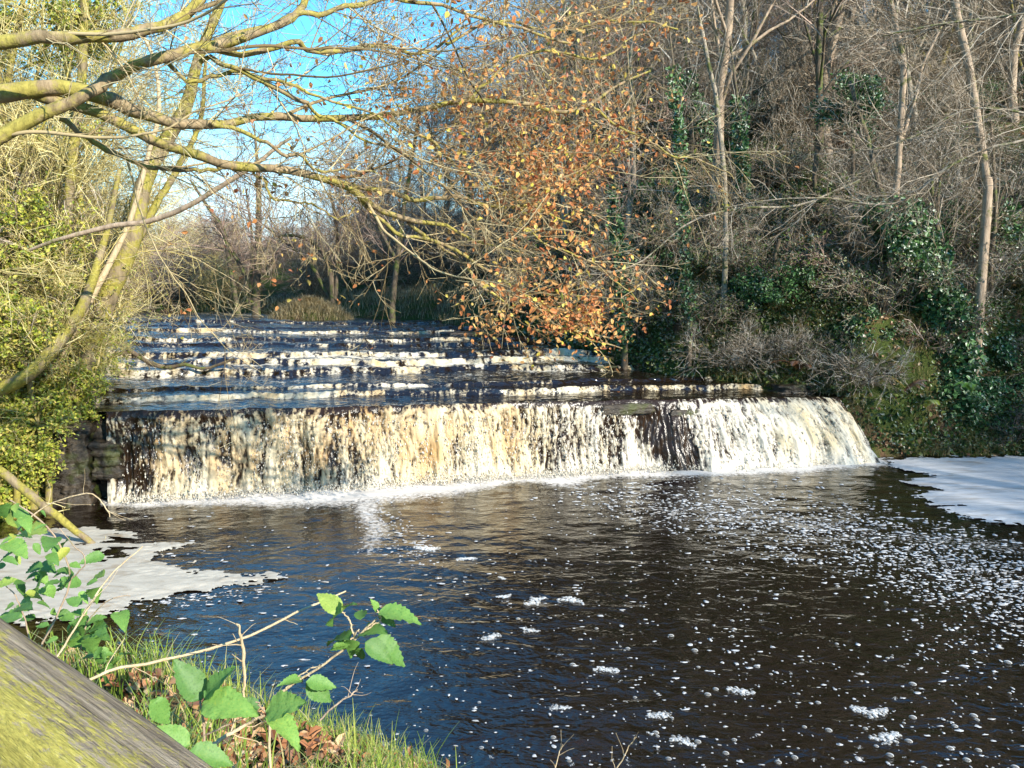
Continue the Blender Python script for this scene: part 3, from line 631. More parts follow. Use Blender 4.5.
# ------------------------------------------------------------------ traced trees
def limb_R(w, n, Yd):   # widths in picture pixels -> radii in metres
    w = np.interp(np.linspace(0, 1, n), np.linspace(0, 1, len(w)), w); return w / F * Yd * .5
def traced(path, w, n=16, jit=0.0, seed=0):
    """path: (px, py, Y) triples"""
    P = smooth_path([at(*p) for p in path], n, jit, seed); Yd = np.linspace(path[0][2], path[-1][2], n)
    return P, limb_R(w, n, Yd)

# the big tree on the left whose limbs reach over the pool
rg = rs(9)
limbs = [
 ([(-90, 175, 5.6), (-20, 150, 5.7), (0, 130, 5.8), (85, 96, 5.9), (116, 72, 6), (171, 55, 6.1), (191, 48, 6.2), (240, 38, 6.3), (290, 17, 6.5), (312, -25, 6.7)], (22, 17, 14, 13, 7)),
 ([(-90, 70, 5.4), (0, 40, 5.5), (100, 38, 5.6), (164, 27, 5.8), (202, 0, 6), (230, -40, 6)], (20, 17, 14, 10)),
 ([(-100, 130, 5.8), (0, 96, 6), (51, 92, 6.1), (103, 96, 6.2), (137, 109, 6.3), (178, 120, 6.4), (222, 123, 6.6), (273, 118, 6.8), (318, 121, 7), (391, 116, 7.3), (436, 103, 7.5), (466, 99, 7.6), (528, 106, 7.8), (559, 113, 7.9), (586, 106, 8), (614, 90, 8.2), (648, 72, 8.4)], (26, 22, 17, 11, 9, 7, 5.5, 4.5, 2.5)),
 ([(30, 92, 6.1), (85, 109, 6.2), (130, 126, 6.3), (171, 147, 6.5), (212, 157, 6.6), (256, 168, 6.8), (308, 174, 7), (350, 191, 7.1), (374, 205, 7.2), (408, 222, 7.4), (446, 227, 7.6), (480, 240, 7.8), (520, 250, 8)], (16, 14, 12, 11, 9, 7, 4, 2.5)),
 ([(330, 180, 7.0), (391, 192, 7.3), (415, 200, 7.4), (456, 198, 7.6), (494, 205, 7.8), (532, 207, 8), (573, 222, 8.2)], (8, 6, 5, 2.5)),
 ([(60, 118, 6.3), (110, 150, 6.5), (154, 169, 6.7), (205, 168, 6.8), (256, 168, 6.8)], (8, 6, 5)),
 ([(196, 50, 6.2), (235, 55, 6.3), (291, 44, 6.5), (308, 51, 6.6), (350, 48, 6.8), (384, 48, 7), (415, 51, 7.1), (440, 44, 7.2), (470, 22, 7.3)], (8, 7, 5, 3)),
 ([(215, 42, 6.3), (273, 27, 6.5), (315, 14, 6.6), (350, 6, 6.7), (400, 2, 6.9), (450, 8, 7.1), (520, 30, 7.4), (570, 44, 7.6)], (9, 7, 5, 3)),
 ([(200, 62, 6.3), (232, 68, 6.3), (291, 96, 6.5), (325, 113, 6.7), (352, 136, 6.9), (400, 150, 7.2)], (6, 6, 4, 2)),
 ([(210, 122, 6.5), (284, 150, 6.6), (328, 168, 6.8), (380, 172, 7)], (6, 4, 2.5)),
 ([(167, 62, 6.2), (191, 82, 6.3), (240, 72, 6.4), (280, 85, 6.6), (345, 106, 6.8), (400, 130, 7)], (6, 5, 4, 2)),
 ([(391, 116, 7.3), (436, 147, 7.5), (470, 174, 7.7), (494, 185, 7.8), (532, 212, 8)], (4.5, 4, 3, 2)),
 ([(253, 168, 6.8), (273, 195, 6.9), (308, 205, 7), (339, 219, 7.1), (354, 208, 7.2)], (4, 3, 2.5)),
 ([(350, 191, 7.1), (385, 225, 7.3), (430, 240, 7.5), (494, 274, 7.9), (545, 308, 8.2), (590, 340, 8.4)], (6, 5, 4, 2.5)),
 ([(408, 222, 7.4), (460, 262, 7.8), (500, 300, 8), (560, 330, 8.4), (620, 346, 8.6)], (5, 4, 3, 2)),
 ([(446, 44, 7.2), (500, 20, 7.5), (560, 30, 7.8), (620, 18, 8), (680, 30, 8.2)], (4, 3.5, 3, 2)),
 ([(470, 99, 7.6), (500, 70, 7.7), (540, 50, 7.9), (600, 60, 8.2), (640, 30, 8.4)], (4, 3.5, 3, 2)),
 ([(586, 106, 8.), (630, 130, 8.2), (660, 150, 8.3), (690, 160, 8.4), (740, 178, 8.6)], (3.5, 3, 2.5, 1.5)),
 ([(532, 207, 8.), (570, 180, 8.2), (610, 150, 8.3), (640, 135, 8.4)], (3, 2.5, 1.8)),
 ([(494, 205, 7.8), (540, 240, 8), (590, 262, 8.2), (640, 300, 8.5)], (3, 2.5, 1.8)),
]
tb = Tubes(); allP, allR = [], []
base = np.array([-6.6, 5.2, 0.]); base[2] = zt(-6.6, 5.2)
trunkP = smooth_path([(-6.7, 5.0, base[2] - .4), (-6.6, 5.1, base[2] + .6), (-6.3, 5.3, base[2] + 1.8), (-6.0, 5.5, 4.4), (-5.9, 5.6, 6.0), (-5.6, 5.7, 8.5), (-5.5, 5.8, 10.5)], 18)
tb.add(trunkP, np.linspace(.34, .12, 18), 12)
left_tree = thing('oak_tree', 'large spreading tree at the left edge, mossy limbs and copper leaves reaching over the pool', 'tree', base)
for k, (pth, w) in enumerate(limbs):
    P_, R_l = traced(pth, w, 30, .018, k); R_l = R_l * .74 * (1 + .10 * noise(np.arange(30) * .9, k, seed=3))
    if pth[0][0] < -50: P_[0] = trunkP[9] * .5 + trunkP[8] * .5 + rg.normal(0, .1, 3); P_[1] = (P_[0] + P_[2]) / 2
    tb.add(P_, R_l, 8); allP.append(P_); allR.append(R_l)
link('trunk', tb.me('trunk', base), M['bark_limb'], left_tree)
AP, AR = np.array(allP), np.array(allR)
tw = Tubes()
H1, HB = grow(AP[:12], np.minimum(AR[:12], .03), rg, 2, .12, .7, 34, 12, 0, .4, 30, .075, .012, .55, .25, absl=2.3, rmin=.006)
tw.add(H1, HB, 5); AP, AR = np.concatenate([AP, H1]), np.concatenate([AR, HB])
A1, B1 = grow(AP, np.minimum(AR, .014), rg, 11, .22, 1, 40, 14, 0, .5, 8, .13, .02, .4, .35, absl=.9, rmin=.0038)
A2, B2 = grow(A1, B1, rg, 5, .15, 1, 40, 15, .5, .35, 5, .16, .0, .6, .5, rmin=.0027)
A3, B3 = grow(A2, B2, rg, 4, .2, 1, 40, 15, .55, .35, 4, .18, .0, .7, .5, rmin=.002)
tw.add(A1, B1, 5).add(A2, B2, 3).add(A3, B3, 3)
link('crown', tw.me('crown', base), M['twig_oak'], left_tree)
# copper leaves hang on the outer twigs
cand = np.concatenate([A3[:, -1], A3[:, 1], A2[:, -1]]); sx_ = 512 + F * cand[:, 0] / (cand[:, 1] * math.cos(PITCH) - (cand[:, 2] - 3.2) * math.sin(PITCH))
yy = cand[:, 1] * math.cos(PITCH) - (cand[:, 2] - 3.2) * math.sin(PITCH); sy_ = 384 - F * (cand[:, 1] * math.sin(PITCH) + (cand[:, 2] - 3.2) * math.cos(PITCH)) / yy
pr = np.clip(.012 + .34 * np.exp(-((sx_ - 580) / 62) ** 2 - ((sy_ - 190) / 80) ** 2) + .55 * np.exp(-((sx_ - 570) / 85) ** 2 - ((sy_ - 318) / 34) ** 2) + .12 * np.exp(-((sx_ - 600) / 110) ** 2 - ((sy_ - 40) / 60) ** 2) + .10 * np.exp(-((sx_ - 490) / 100) ** 2 - ((sy_ - 130) / 50) ** 2), 0, 1)
sel = cand[rg.rand(len(cand)) < pr]; sel = np.repeat(sel, 3, 0) + rg.normal(0, .10, (len(sel) * 3, 3))
V, q = leafmesh(sel, (0, -.3, .5), .055 * rg.uniform(.6, 1.25, len(sel)), rg, dirs=np.array([[0, 0, -.8]]) + rg.normal(size=(len(sel), 3)))
link('foliage', mesh('foliage', V - base, quads=q, smooth=False), M['leaf_copper'], left_tree)

def traced_tree(name, label, cat, paths, m_tr, m_tw, seed, dens=(8, 6, 4), absl=1.0, tw_r=.004, n=18, up=.03, jit=.01, t0=.15, leaf=None, base_to_ground=True, sides=8, ivy=None, dY=0):
    rg = rs(seed); tb = Tubes(); Ps, Rs = [], []
    if dY: paths = [([(a, b_, c + dY) for a, b_, c in p_], w_) for p_, w_ in paths]
    for k, (pth, w) in enumerate(paths):
        P_, R_l = traced(pth, w, n, jit, seed + k); Ps.append(P_); Rs.append(R_l)
    b0 = Ps[0][0].copy()
    if base_to_ground:
        g = zt(b0[0], b0[1]); ext = smooth_path([(b0[0], b0[1], min(g, b0[2]) - .3), b0 * .5 + np.array([b0[0], b0[1], min(g, b0[2])]) * .5, b0, Ps[0][1]], 8)[:-1]
        tb.add(ext, np.full(len(ext), Rs[0][0]) * np.linspace(1.3, 1, len(ext)), sides); b0 = np.array([b0[0], b0[1], g])
    root = thing(name, label, cat, b0)
    for P_, R_l in zip(Ps, Rs): tb.add(P_, R_l, sides)
    link('trunk', tb.me('trunk', b0), m_tr, root)
    AP, AR = np.array(Ps), np.array(Rs); tw = Tubes()
    if dens:
        A1, B1 = grow(AP, np.minimum(AR, tw_r * 3.6), rg, dens[0], t0, 1, 45, 14, 0, .4, 6, .17, up, .5, .4, absl=absl, rmin=tw_r)
        A2, B2 = grow(A1, B1, rg, dens[1], .15, 1, 42, 15, .55, .35, 4, .18, up * .5, .6, .5, rmin=tw_r * .8); tw.add(A1, B1, 4).add(A2, B2, 3); last = A2
        if len(dens) > 2: A3, B3 = grow(A2, B2, rg, dens[2], .2, 1, 42, 15, .55, .35, 3, .18, 0, .7, .5, rmin=tw_r * .6); tw.add(A3, B3, 3); last = A3
        link('crown', tw.me('crown', b0), m_tw, root)
        if leaf:
            lm, cnt, sz = leaf; i = rg.randint(0, len(last), cnt); V, q = leafmesh(last[i, -1] + rg.normal(0, .04, (cnt, 3)), (0, -.2, .6), sz * rg.uniform(.6, 1.2, cnt), rg); link('foliage', mesh('foliage', V - b0, quads=q, smooth=False), lm, root)
    if ivy:
        P_ = Ps[0]; i0, i1, cnt, rad, sz = ivy; f = rg.uniform(i0, i1, cnt) * (len(P_) - 1); i = np.minimum(f.astype(int), len(P_) - 2); f = (f - i)[:, None]
        pos = P_[i] * (1 - f) + P_[i + 1] * f; th = rg.uniform(0, 6.28, cnt); rr = rad * rg.uniform(.3, 1, cnt) ** .6 * (1 + .5 * noise(pos[:, 2] * 1.5, th, seed=seed))
        pos = pos + np.stack([np.cos(th) * rr, np.sin(th) * rr, rg.normal(0, .1, cnt)], -1); V, q = leafmesh(pos, (0, -.5, .6), sz * rg.uniform(.6, 1.2, cnt), rg, asp=.9); link('ivy', mesh('ivy', V - b0, quads=q, smooth=False), M['leaf_ivy'], root)
    return root
# left bank
traced_tree('leaning_tree', 'leaning moss-covered trunk on the left bank beside the fall', 'tree', [([(66, 430, 8.6), (80, 377, 8.7), (103, 308, 8.8), (133, 240, 9), (147, 178, 9.2), (185, 109, 9.5), (198, 62, 9.8), (222, 0, 10.2), (232, -40, 10.4)], (21, 19, 17, 13, 9, 7)),
    ([(112, 290, 8.8), (150, 215, 9.3), (178, 168, 9.6), (200, 120, 9.8), (205, 60, 10)], (9, 7, 5, 3))], M['bark_moss'], M['twig_gold'], 401, (16, 7, 4), 1.1, .005, 22, dY=3.0)
traced_tree('slender_tree', 'upright slender mossy stem left of the leaning trunk', 'tree', [([(50, 400, 7.8), (51, 370, 7.8), (58, 291, 7.8), (65, 240, 7.9), (68, 205, 7.9), (75, 144, 8), (82, 68, 8), (84, 0, 8.1), (86, -40, 8.1)], (15, 14, 10, 9, 8, 8))], M['bark_moss'], M['twig_gold'], 402, (22, 6, 4), .8, .0045, 20, leaf=(M['leaf_green'], 1500, .05), dY=3.7)
traced_tree('dead_pole', 'bare pale dead stick leaning against the mossy trunk', 'dead branch', [([(52, 368, 8.3), (72, 332, 8.3), (96, 288, 8.3), (120, 243, 8.4), (132, 212, 8.4), (150, 150, 8.4), (159, 113, 8.4), (154, 60, 8.4), (140, 30, 8.4)], (7, 6.5, 5, 4, 3))], M['stick'], M['twig_gold'], 403, (4, 3), .5, .004, base_to_ground=False, dY=3.0)
traced_tree('low_branch', 'smooth brown branch curving up over the left water edge', 'branch', [([(30, 250, 7.3), (60, 238, 7.2), (113, 226, 7.2), (147, 222, 7.2), (191, 205, 7.1), (240, 174, 7), (267, 154, 7), (291, 138, 7)], (3, 5, 5.5, 5, 3))], M['bark_tan'], M['twig_gold'], 404, (5, 4), .5, .004, base_to_ground=False, dY=2.6)
traced_tree('leaning_tree', 'low mossy trunk slanting out of the left undergrowth', 'tree', [([(-10, 395, 7.4), (34, 370, 7.5), (68, 329, 7.7), (90, 290, 7.9), (104, 240, 8.1), (120, 170, 8.4)], (15, 13, 11, 7, 4))], M['bark_moss'], M['twig_gold'], 405, (14, 6, 4), .8, .0045, dY=3.2)
traced_tree('fallen_branch', 'yellow mossy fallen branch slanting into the left foam', 'branch', [([(-20, 458, 7.6), (20, 487, 7.6), (60, 518, 7.6), (100, 550, 7.7)], (10, 9, 8, 6))], M['bark_moss'], M['twig_gold'], 406, (3, 2), .3, .004, base_to_ground=False, dY=1.7)
traced_tree('driftwood', 'black bent branch lodged in the cascade by the left bank', 'branch', [([(100, 325, 15.4), (113, 336, 15.4), (127, 349, 15.3), (154, 365, 15.2), (171, 368, 15.2), (186, 365, 15.1), (205, 368, 15.1), (234, 360, 15)], (5, 5, 4, 3.5, 2.5)), ([(108, 358, 15.3), (130, 352, 15.3), (150, 362, 15.2), (175, 368, 15.2)], (4, 3, 3))], M['bark_dark'], M['bark_dark'], 407, (3, 2), .4, .008, base_to_ground=False)
# right hillside
RT = [
 ('slender_tree', 'tall tan trunk standing above the centre of the right bank', [([(893, 250, 15.8), (896, 188, 15.8), (900, 137, 15.8), (903, 68, 15.8), (896, 24, 15.8), (889, -10, 15.8), (880, -60, 15.8)], (10, 9, 9, 7, 5)), ([(899, 150, 15.8), (915, 100, 16), (925, 60, 16.2), (950, 10, 16.5)], (5, 4, 3))], 'bark_tan', 'twig_tan', None),
 ('slender_tree', 'thick tan trunk near the top right corner', [([(988, 190, 15.2), (982, 147, 15.2), (972, 85, 15.2), (961, 34, 15.2), (954, 0, 15.2), (948, -50, 15.2)], (12, 11, 11, 9))], 'bark_tan', 'twig_tan', None),
 ('slender_tree', 'pale narrow trunk left of the ivied trunks on the right slope', [([(726, 240, 17), (724, 168, 17), (718, 113, 17), (712, 79, 17), (701, 27, 17), (694, -20, 17)], (7, 7, 6, 4)), ([(756, 60, 19.5), (738, 24, 19.5), (720, -5, 19.5)], (4, 4, 3))], 'bark_pale', 'twig_grey', None),
 ('ivied_tree', 'short trunk thick with bright ivy on the right slope', [([(748, 255, 18.5), (745, 200, 18.5), (740, 150, 18.5), (738, 100, 18.5), (730, 40, 18.6)], (7, 7, 5, 3))], 'bark_dark', 'twig_grey', (0.0, .75, 1500, .17, .09)),
 ('ivied_tree', 'leaning trunk with a dark ivy sleeve behind the copper leaves', [([(722, 190, 20), (712, 140, 20), (700, 110, 20), (690, 85, 20), (680, 20, 20)], (7, 6, 5, 3))], 'bark_dark', 'twig_grey', (.1, .8, 1500, .2, .09)),
 ('ivied_tree', 'thin trunk in pale ivy just right of the copper leaves', [([(690, 330, 16.5), (684, 240, 16.5), (680, 170, 16.5), (677, 100, 16.5), (668, 20, 16.6)], (7, 6, 5, 3))], 'bark_dark', 'twig_grey', (.0, .85, 1500, .13, .08)),
 ('ivied_tree', 'stout trunk under hanging ivy at the right end of the fall', [([(955, 400, 15.3), (944, 319, 15.6), (920, 274, 15.8), (903, 240, 16), (880, 190, 16.2), (868, 140, 16.4), (850, 80, 16.6)], (16, 14, 12, 8, 5)), ([(946, 330, 15.6), (950, 270, 15.9), (935, 220, 16), (930, 160, 16.2)], (8, 7, 4))], 'bark_dark', 'twig_grey', (0, .62, 9000, .55, .10)),
 ('ivied_tree', 'trunk with a small ivy sleeve left of the copper leaf spray', [([(625, 345, 17.5), (620, 270, 17.5), (615, 200, 17.5), (618, 120, 17.6), (610, 50, 17.6)], (8, 7, 5, 3))], 'bark_dark', 'twig_purple', (0, .55, 1300, .16, .085)),
 ('mossy_stem', 'crooked mossy stem at the right edge of the bank', [([(962, 360, 16), (955, 300, 16), (940, 262, 16.1), (938, 200, 16.2), (948, 140, 16.3)], (8, 7, 5, 3)), ([(990, 330, 16), (992, 260, 16), (996, 200, 16.1), (990, 120, 16.3)], (7, 6, 4))], 'bark_dark', 'twig_tan', None),
]
for k, (nm, lab, paths, a, b_, ivy) in enumerate(RT):
    traced_tree(nm, lab, 'tree', [(p_, tuple(q_ * .68 for q_ in w_)) for p_, w_ in paths], M[a], M[b_], 420 + k, (14, 7, 5), 1.7, .0055, 18, ivy=ivy, t0=.3)
arch = [
 ('pale bare branch sweeping down from the right edge across the slope', [([(1060, 128, 13), (1024, 140, 13), (982, 150, 13.1), (937, 174, 13.2), (913, 195, 13.3), (879, 205, 13.4), (824, 198, 13.6), (770, 200, 13.8), (725, 208, 14)], (6, 6, 5, 4, 3, 2))]),
 ('pale forked branch reaching in high from the right edge', [([(1060, 118, 13.5), (1024, 113, 13.5), (968, 109, 13.7), (913, 137, 13.9), (870, 150, 14), (820, 148, 14.3)], (6, 5, 4, 3, 2))]),
 ('dark branch crossing the top right corner', [([(1060, 8, 12), (1024, 14, 12), (964, 20, 12.2), (906, 31, 12.4), (860, 42, 12.6)], (5, 5, 4, 2))]),
 ('bare branch trailing over the bank towards the copper leaves', [([(860, 180, 16), (800, 205, 15.8), (740, 208, 15.5), (690, 222, 15.2), (640, 262, 15), (600, 275, 15)], (5, 5, 4, 3, 2))]),
]
for k, (lab, paths) in enumerate(arch): traced_tree('bare_branch', lab, 'branch', [(p_, tuple(a * .45 for a in w_)) for p_, w_ in paths], M['bark_pale'], M['twig_tan'], 440 + k, (34, 8, 5), 1.3, .0042, 20, base_to_ground=False, t0=.08, up=0)
# trees round the head of the cascade
BT = [
 ('bare_tree', 'upright bare tree with a thick straight trunk beyond the head of the cascade', [([(256, 306, 30), (258, 254, 30), (258, 183, 30), (256, 150, 30), (254, 122, 30)], (8, 7, 5, 3, 1)), ([(250, 306, 30), (251, 280, 30), (252, 240, 30), (246, 190, 30)], (4, 3, 2))], (15, 7, 6), 4),
 ('bare_tree', 'thin bare tree bending left beyond the head of the cascade', [([(238, 310, 29.5), (230, 265, 29.5), (223, 230, 29.5), (208, 207, 29.5), (190, 180, 29.5)], (5, 5, 4, 2)), ([(248, 304, 30), (243, 272, 30), (227, 242, 30), (215, 220, 30)], (4, 4, 3))], (12, 6, 5), 3),
 ('bare_tree', 'crooked bare tree arching left over the grassy mound', [([(333, 312, 28), (330, 272, 28), (320, 249, 28), (302, 237, 28), (274, 236, 28)], (6, 5, 4, 2)), ([(330, 300, 28.3), (311, 265, 28.3), (283, 240, 28.3), (264, 226, 28.3)], (4, 4, 3, 2)), ([(335, 300, 28), (338, 262, 28), (336, 225, 28), (330, 190, 28)], (4, 4, 3, 2))], (13, 6, 5), 2.4),
 ('bare_tree', 'bare tree with a fan of twigs right of the grassy mound', [([(392, 310, 26), (396, 270, 26), (402, 220, 26), (410, 170, 26), (420, 110, 26)], (6, 5, 4, 3)), ([(398, 262, 26), (380, 230, 26), (366, 190, 26)], (4, 3, 2))], (16, 7, 6), 3),
 ('bare_tree', 'tall bare tree with a rounded reddish crown at mid distance', [([(470, 320, 26), (472, 250, 26), (468, 190, 26), (460, 130, 26), (455, 80, 26)], (8, 7, 5, 3)), ([(470, 230, 26), (500, 170, 26), (520, 110, 26)], (4, 3, 2)), ([(470, 220, 26), (440, 160, 26), (425, 110, 26)], (4, 3, 2))], (18, 8, 6), 3),
 ('bare_tree', 'tall bare tree rising behind the copper leaves', [([(560, 330, 23), (565, 240, 23), (572, 160, 23), (578, 80, 23), (580, 0, 23), (582, -40, 23)], (8, 7, 6, 4))], (18, 8, 6), 3)]
for k, (nm, lab, paths, dn, al) in enumerate(BT): traced_tree(nm, lab, 'tree', paths, M['bark_dark'] if k < 5 else M['bark_pale'], M['twig_purple'], 460 + k, dn, al, .009, 16, t0=.25, up=.05)

# conifer-like green tree behind copper leaves, holly on the slope
leafball('holly_bush', 'dark green holly on the right slope among bare branches', 'shrub', at(852, 106, 17.5), .75, 3600, .08, M['leaf_ivy'], 501, M['bark_dark'], (1.1, .9, .85))
leafball('holly_bush', 'small blue-green holly low behind the tall tan trunk', 'shrub', at(905, 245, 16.2), .5, 1800, .07, M['leaf_ivy'], 502, M['bark_dark'])
leafball('evergreen_tree', 'tall mid green evergreen behind the copper leaves', 'tree', at(585, 120, 27), 1.9, 9000, .13, M['leaf_mix'], 503, M['bark_dark'], (.8, .8, 1.5))
leafball('evergreen_tree', 'green evergreen between the copper leaves and the ivied trunks', 'tree', at(650, 140, 26), 1.6, 6000, .12, M['leaf_mix'], 504, M['bark_dark'], (.7, .8, 1.4))
leafball('ivy_bush', 'ivy clump low on the right bank below the arching branches', 'shrub', at(870, 330, 15.6), .6, 2600, .08, M['leaf_ivy'], 505, M['bark_dark'], (1.2, .7, .8))
leafball('ivy_bush', 'ivy clump at the foot of the bank by the right-hand foam', 'shrub', at(958, 400, 15.2), .75, 4200, .09, M['leaf_ivy'], 506, M['bark_dark'], (1.1, .6, .8))
leafball('ivy_bush', 'ivy clump at the right edge of the picture above the foam', 'shrub', at(1010, 370, 15.6), .8, 3600, .085, M['leaf_ivy'], 507, M['bark_dark'], (1., .6, 1.1))

# ------------------------------------------------------------------ ground cover
def on_ground(n, xr, yr, cond, rg, lift=.03):
    x = rg.uniform(*xr, n); y = rg.uniform(*yr, n); k = ~inside(x, y, POLY); x, y = x[k], y[k]; d = segdist(x, y, [tuple(p) for p in POLY]); k = cond(x, y, d); x, y = x[k], y[k]
    return np.stack([x, y, terrain(x, y) + rg.uniform(0, lift, len(x))], -1)
rg = rs(600)
p = on_ground(330000, (-1, 18), (12.5, 30), lambda x, y, d: (d < 4.5) & (fbm(x * .9, y * .9, seed=61) > -.45 + .13 * d) & ((d < 2.2) | (y % .5 < .25)), rg, .25)
V, q = leafmesh(p, (-.3, -.4, .7), .085 * rg.uniform(.5, 1.3, len(p)), rg, asp=.8)
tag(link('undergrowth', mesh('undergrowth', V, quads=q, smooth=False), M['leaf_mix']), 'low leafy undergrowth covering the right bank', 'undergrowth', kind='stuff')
p = on_ground(60000, (-1, 24), (13, 34), lambda x, y, d: fbm(x * .6, y * .6, seed=62) > -.1, rg, .04)
V, q = leafmesh(p, (-.2, -.2, 2.), .09 * rg.uniform(.5, 1.2, len(p)), rg, asp=.7)
tag(link('fallen_leaves', mesh('fallen_leaves', V, quads=q, smooth=False), M['leaf_litter']), 'brown fallen leaves lying on the right slope', 'leaves', kind='stuff')
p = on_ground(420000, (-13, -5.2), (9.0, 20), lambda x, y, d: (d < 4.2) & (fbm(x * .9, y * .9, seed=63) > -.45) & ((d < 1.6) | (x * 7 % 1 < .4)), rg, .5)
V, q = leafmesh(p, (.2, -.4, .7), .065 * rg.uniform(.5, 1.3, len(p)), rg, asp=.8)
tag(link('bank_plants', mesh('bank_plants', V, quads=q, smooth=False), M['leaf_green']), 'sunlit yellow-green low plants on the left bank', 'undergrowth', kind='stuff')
p = on_ground(90000, (-13, -5), (8.5, 22), lambda x, y, d: (d < 4.5), rg, .02)
V, q = blades(p, rg, .34, .009, .8)
tag(link('bank_grass', mesh('bank_grass', V, quads=q, smooth=False), M['grass']), 'rough grass on the sunlit left bank', 'grass', kind='stuff')
p = on_ground(60000, (4, 15), (12.6, 20), lambda x, y, d: (d < 3.0) & (fbm(x * 1.1, y * 1.1, seed=64) > -.15), rg, .02)
V, q = blades(p, rg, .42, .012, 1.1, bias=(-.3, -.5, -.3))
tag(link('hanging_grass', mesh('hanging_grass', V, quads=q, smooth=False), M['grass_dry']), 'dry grass hanging over the foot of the right bank', 'grass', kind='stuff')
p = on_ground(16000, (-16, 2), (24, 33), lambda x, y, d: (d < 4) & (d > 0), rg, .03)
V, q = blades(p, rg, .42, .022, 1.0)
tag(link('far_grass', mesh('far_grass', V, quads=q, smooth=False), M['grass_pale']), 'pale dry grass round the head of the cascade', 'grass', kind='stuff')
# mound
c = at(310, 318, 27.4); th = np.linspace(0, 2 * math.pi, 48, endpoint=False); rr = np.linspace(0, 1, 16)
RR, TT = np.meshgrid(rr, th, indexing='ij'); hgt = .6 * (1 - RR ** 2) * (1 + .25 * fbm(RR * 3 * np.cos(TT), RR * 3 * np.sin(TT), seed=8))
Vm = np.stack([RR * np.cos(TT) * 1.5, RR * np.sin(TT) * 1.0, hgt - .15], -1).reshape(-1, 3)
i, j = np.meshgrid(np.arange(15), np.arange(48), indexing='ij'); qm = np.stack([i * 48 + j, (i + 1) * 48 + j, (i + 1) * 48 + (j + 1) % 48, i * 48 + (j + 1) % 48], -1).reshape(-1, 4)
md = thing('grassy_mound', 'round mound with long pale grass at the head of the cascade', 'mound', c)
link('soil', mesh('soil', Vm, quads=qm), M['ground'], md)
pp = Vm[rg.randint(0, len(Vm), 5000)] + rg.normal(0, .05, (5000, 3)); V, q = blades(pp, rg, .36, .018, 1.2); link('grass', mesh('grass', V, quads=q, smooth=False), M['grass_pale'], md)

# left thicket in the sun -------------------------------------------------------
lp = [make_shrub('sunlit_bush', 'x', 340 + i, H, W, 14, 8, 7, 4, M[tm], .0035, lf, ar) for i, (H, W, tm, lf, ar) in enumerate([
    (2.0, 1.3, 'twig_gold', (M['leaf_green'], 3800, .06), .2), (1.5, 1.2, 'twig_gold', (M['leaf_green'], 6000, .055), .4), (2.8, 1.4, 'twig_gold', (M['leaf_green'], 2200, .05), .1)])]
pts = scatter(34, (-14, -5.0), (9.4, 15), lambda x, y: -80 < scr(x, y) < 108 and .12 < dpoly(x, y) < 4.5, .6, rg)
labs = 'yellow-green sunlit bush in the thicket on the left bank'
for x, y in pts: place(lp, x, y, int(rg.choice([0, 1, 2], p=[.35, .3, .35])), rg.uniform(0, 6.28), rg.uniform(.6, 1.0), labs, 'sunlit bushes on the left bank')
tl = scatter(9, (-16, -7.5), (8, 16), lambda x, y: -120 < scr(x, y) < 90 and dpoly(x, y) > 1, 1.4, rg)
ltp = [make_tree('bare_tree', 'x', 'tree', 150, 6.5, .07, (.12, 0), 16, 8, 6, 3, .45, M['bark_moss'], M['twig_gold'], .0055, 2)]
for x, y in tl: place(ltp, x, y, 0, rg.uniform(0, 6.28), rg.uniform(.8, 1.15), 'golden sunlit bare tree behind the left bank', 'bare trees on the left bank')
# ivy apron at the foot of the left bank
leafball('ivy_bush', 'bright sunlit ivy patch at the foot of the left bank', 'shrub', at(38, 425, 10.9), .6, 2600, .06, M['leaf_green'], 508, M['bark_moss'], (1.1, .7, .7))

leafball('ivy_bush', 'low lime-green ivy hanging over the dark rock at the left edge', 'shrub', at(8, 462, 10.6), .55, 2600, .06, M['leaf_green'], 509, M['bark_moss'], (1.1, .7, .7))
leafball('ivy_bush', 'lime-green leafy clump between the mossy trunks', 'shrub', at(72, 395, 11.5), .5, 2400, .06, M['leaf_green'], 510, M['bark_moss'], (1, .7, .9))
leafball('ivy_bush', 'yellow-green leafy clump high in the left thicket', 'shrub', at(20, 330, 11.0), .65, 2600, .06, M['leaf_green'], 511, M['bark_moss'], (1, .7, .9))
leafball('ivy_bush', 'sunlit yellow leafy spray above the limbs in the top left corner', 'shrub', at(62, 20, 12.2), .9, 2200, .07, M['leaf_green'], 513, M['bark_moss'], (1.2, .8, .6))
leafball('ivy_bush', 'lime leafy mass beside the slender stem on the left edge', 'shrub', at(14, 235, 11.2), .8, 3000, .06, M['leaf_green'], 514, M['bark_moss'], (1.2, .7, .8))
leafball('ivy_bush', 'small bright ivy tuft at the very top left corner', 'shrub', at(-6, 34, 12.5), .5, 900, .06, M['leaf_green'], 512, M['bark_moss'], (1, .7, .9))
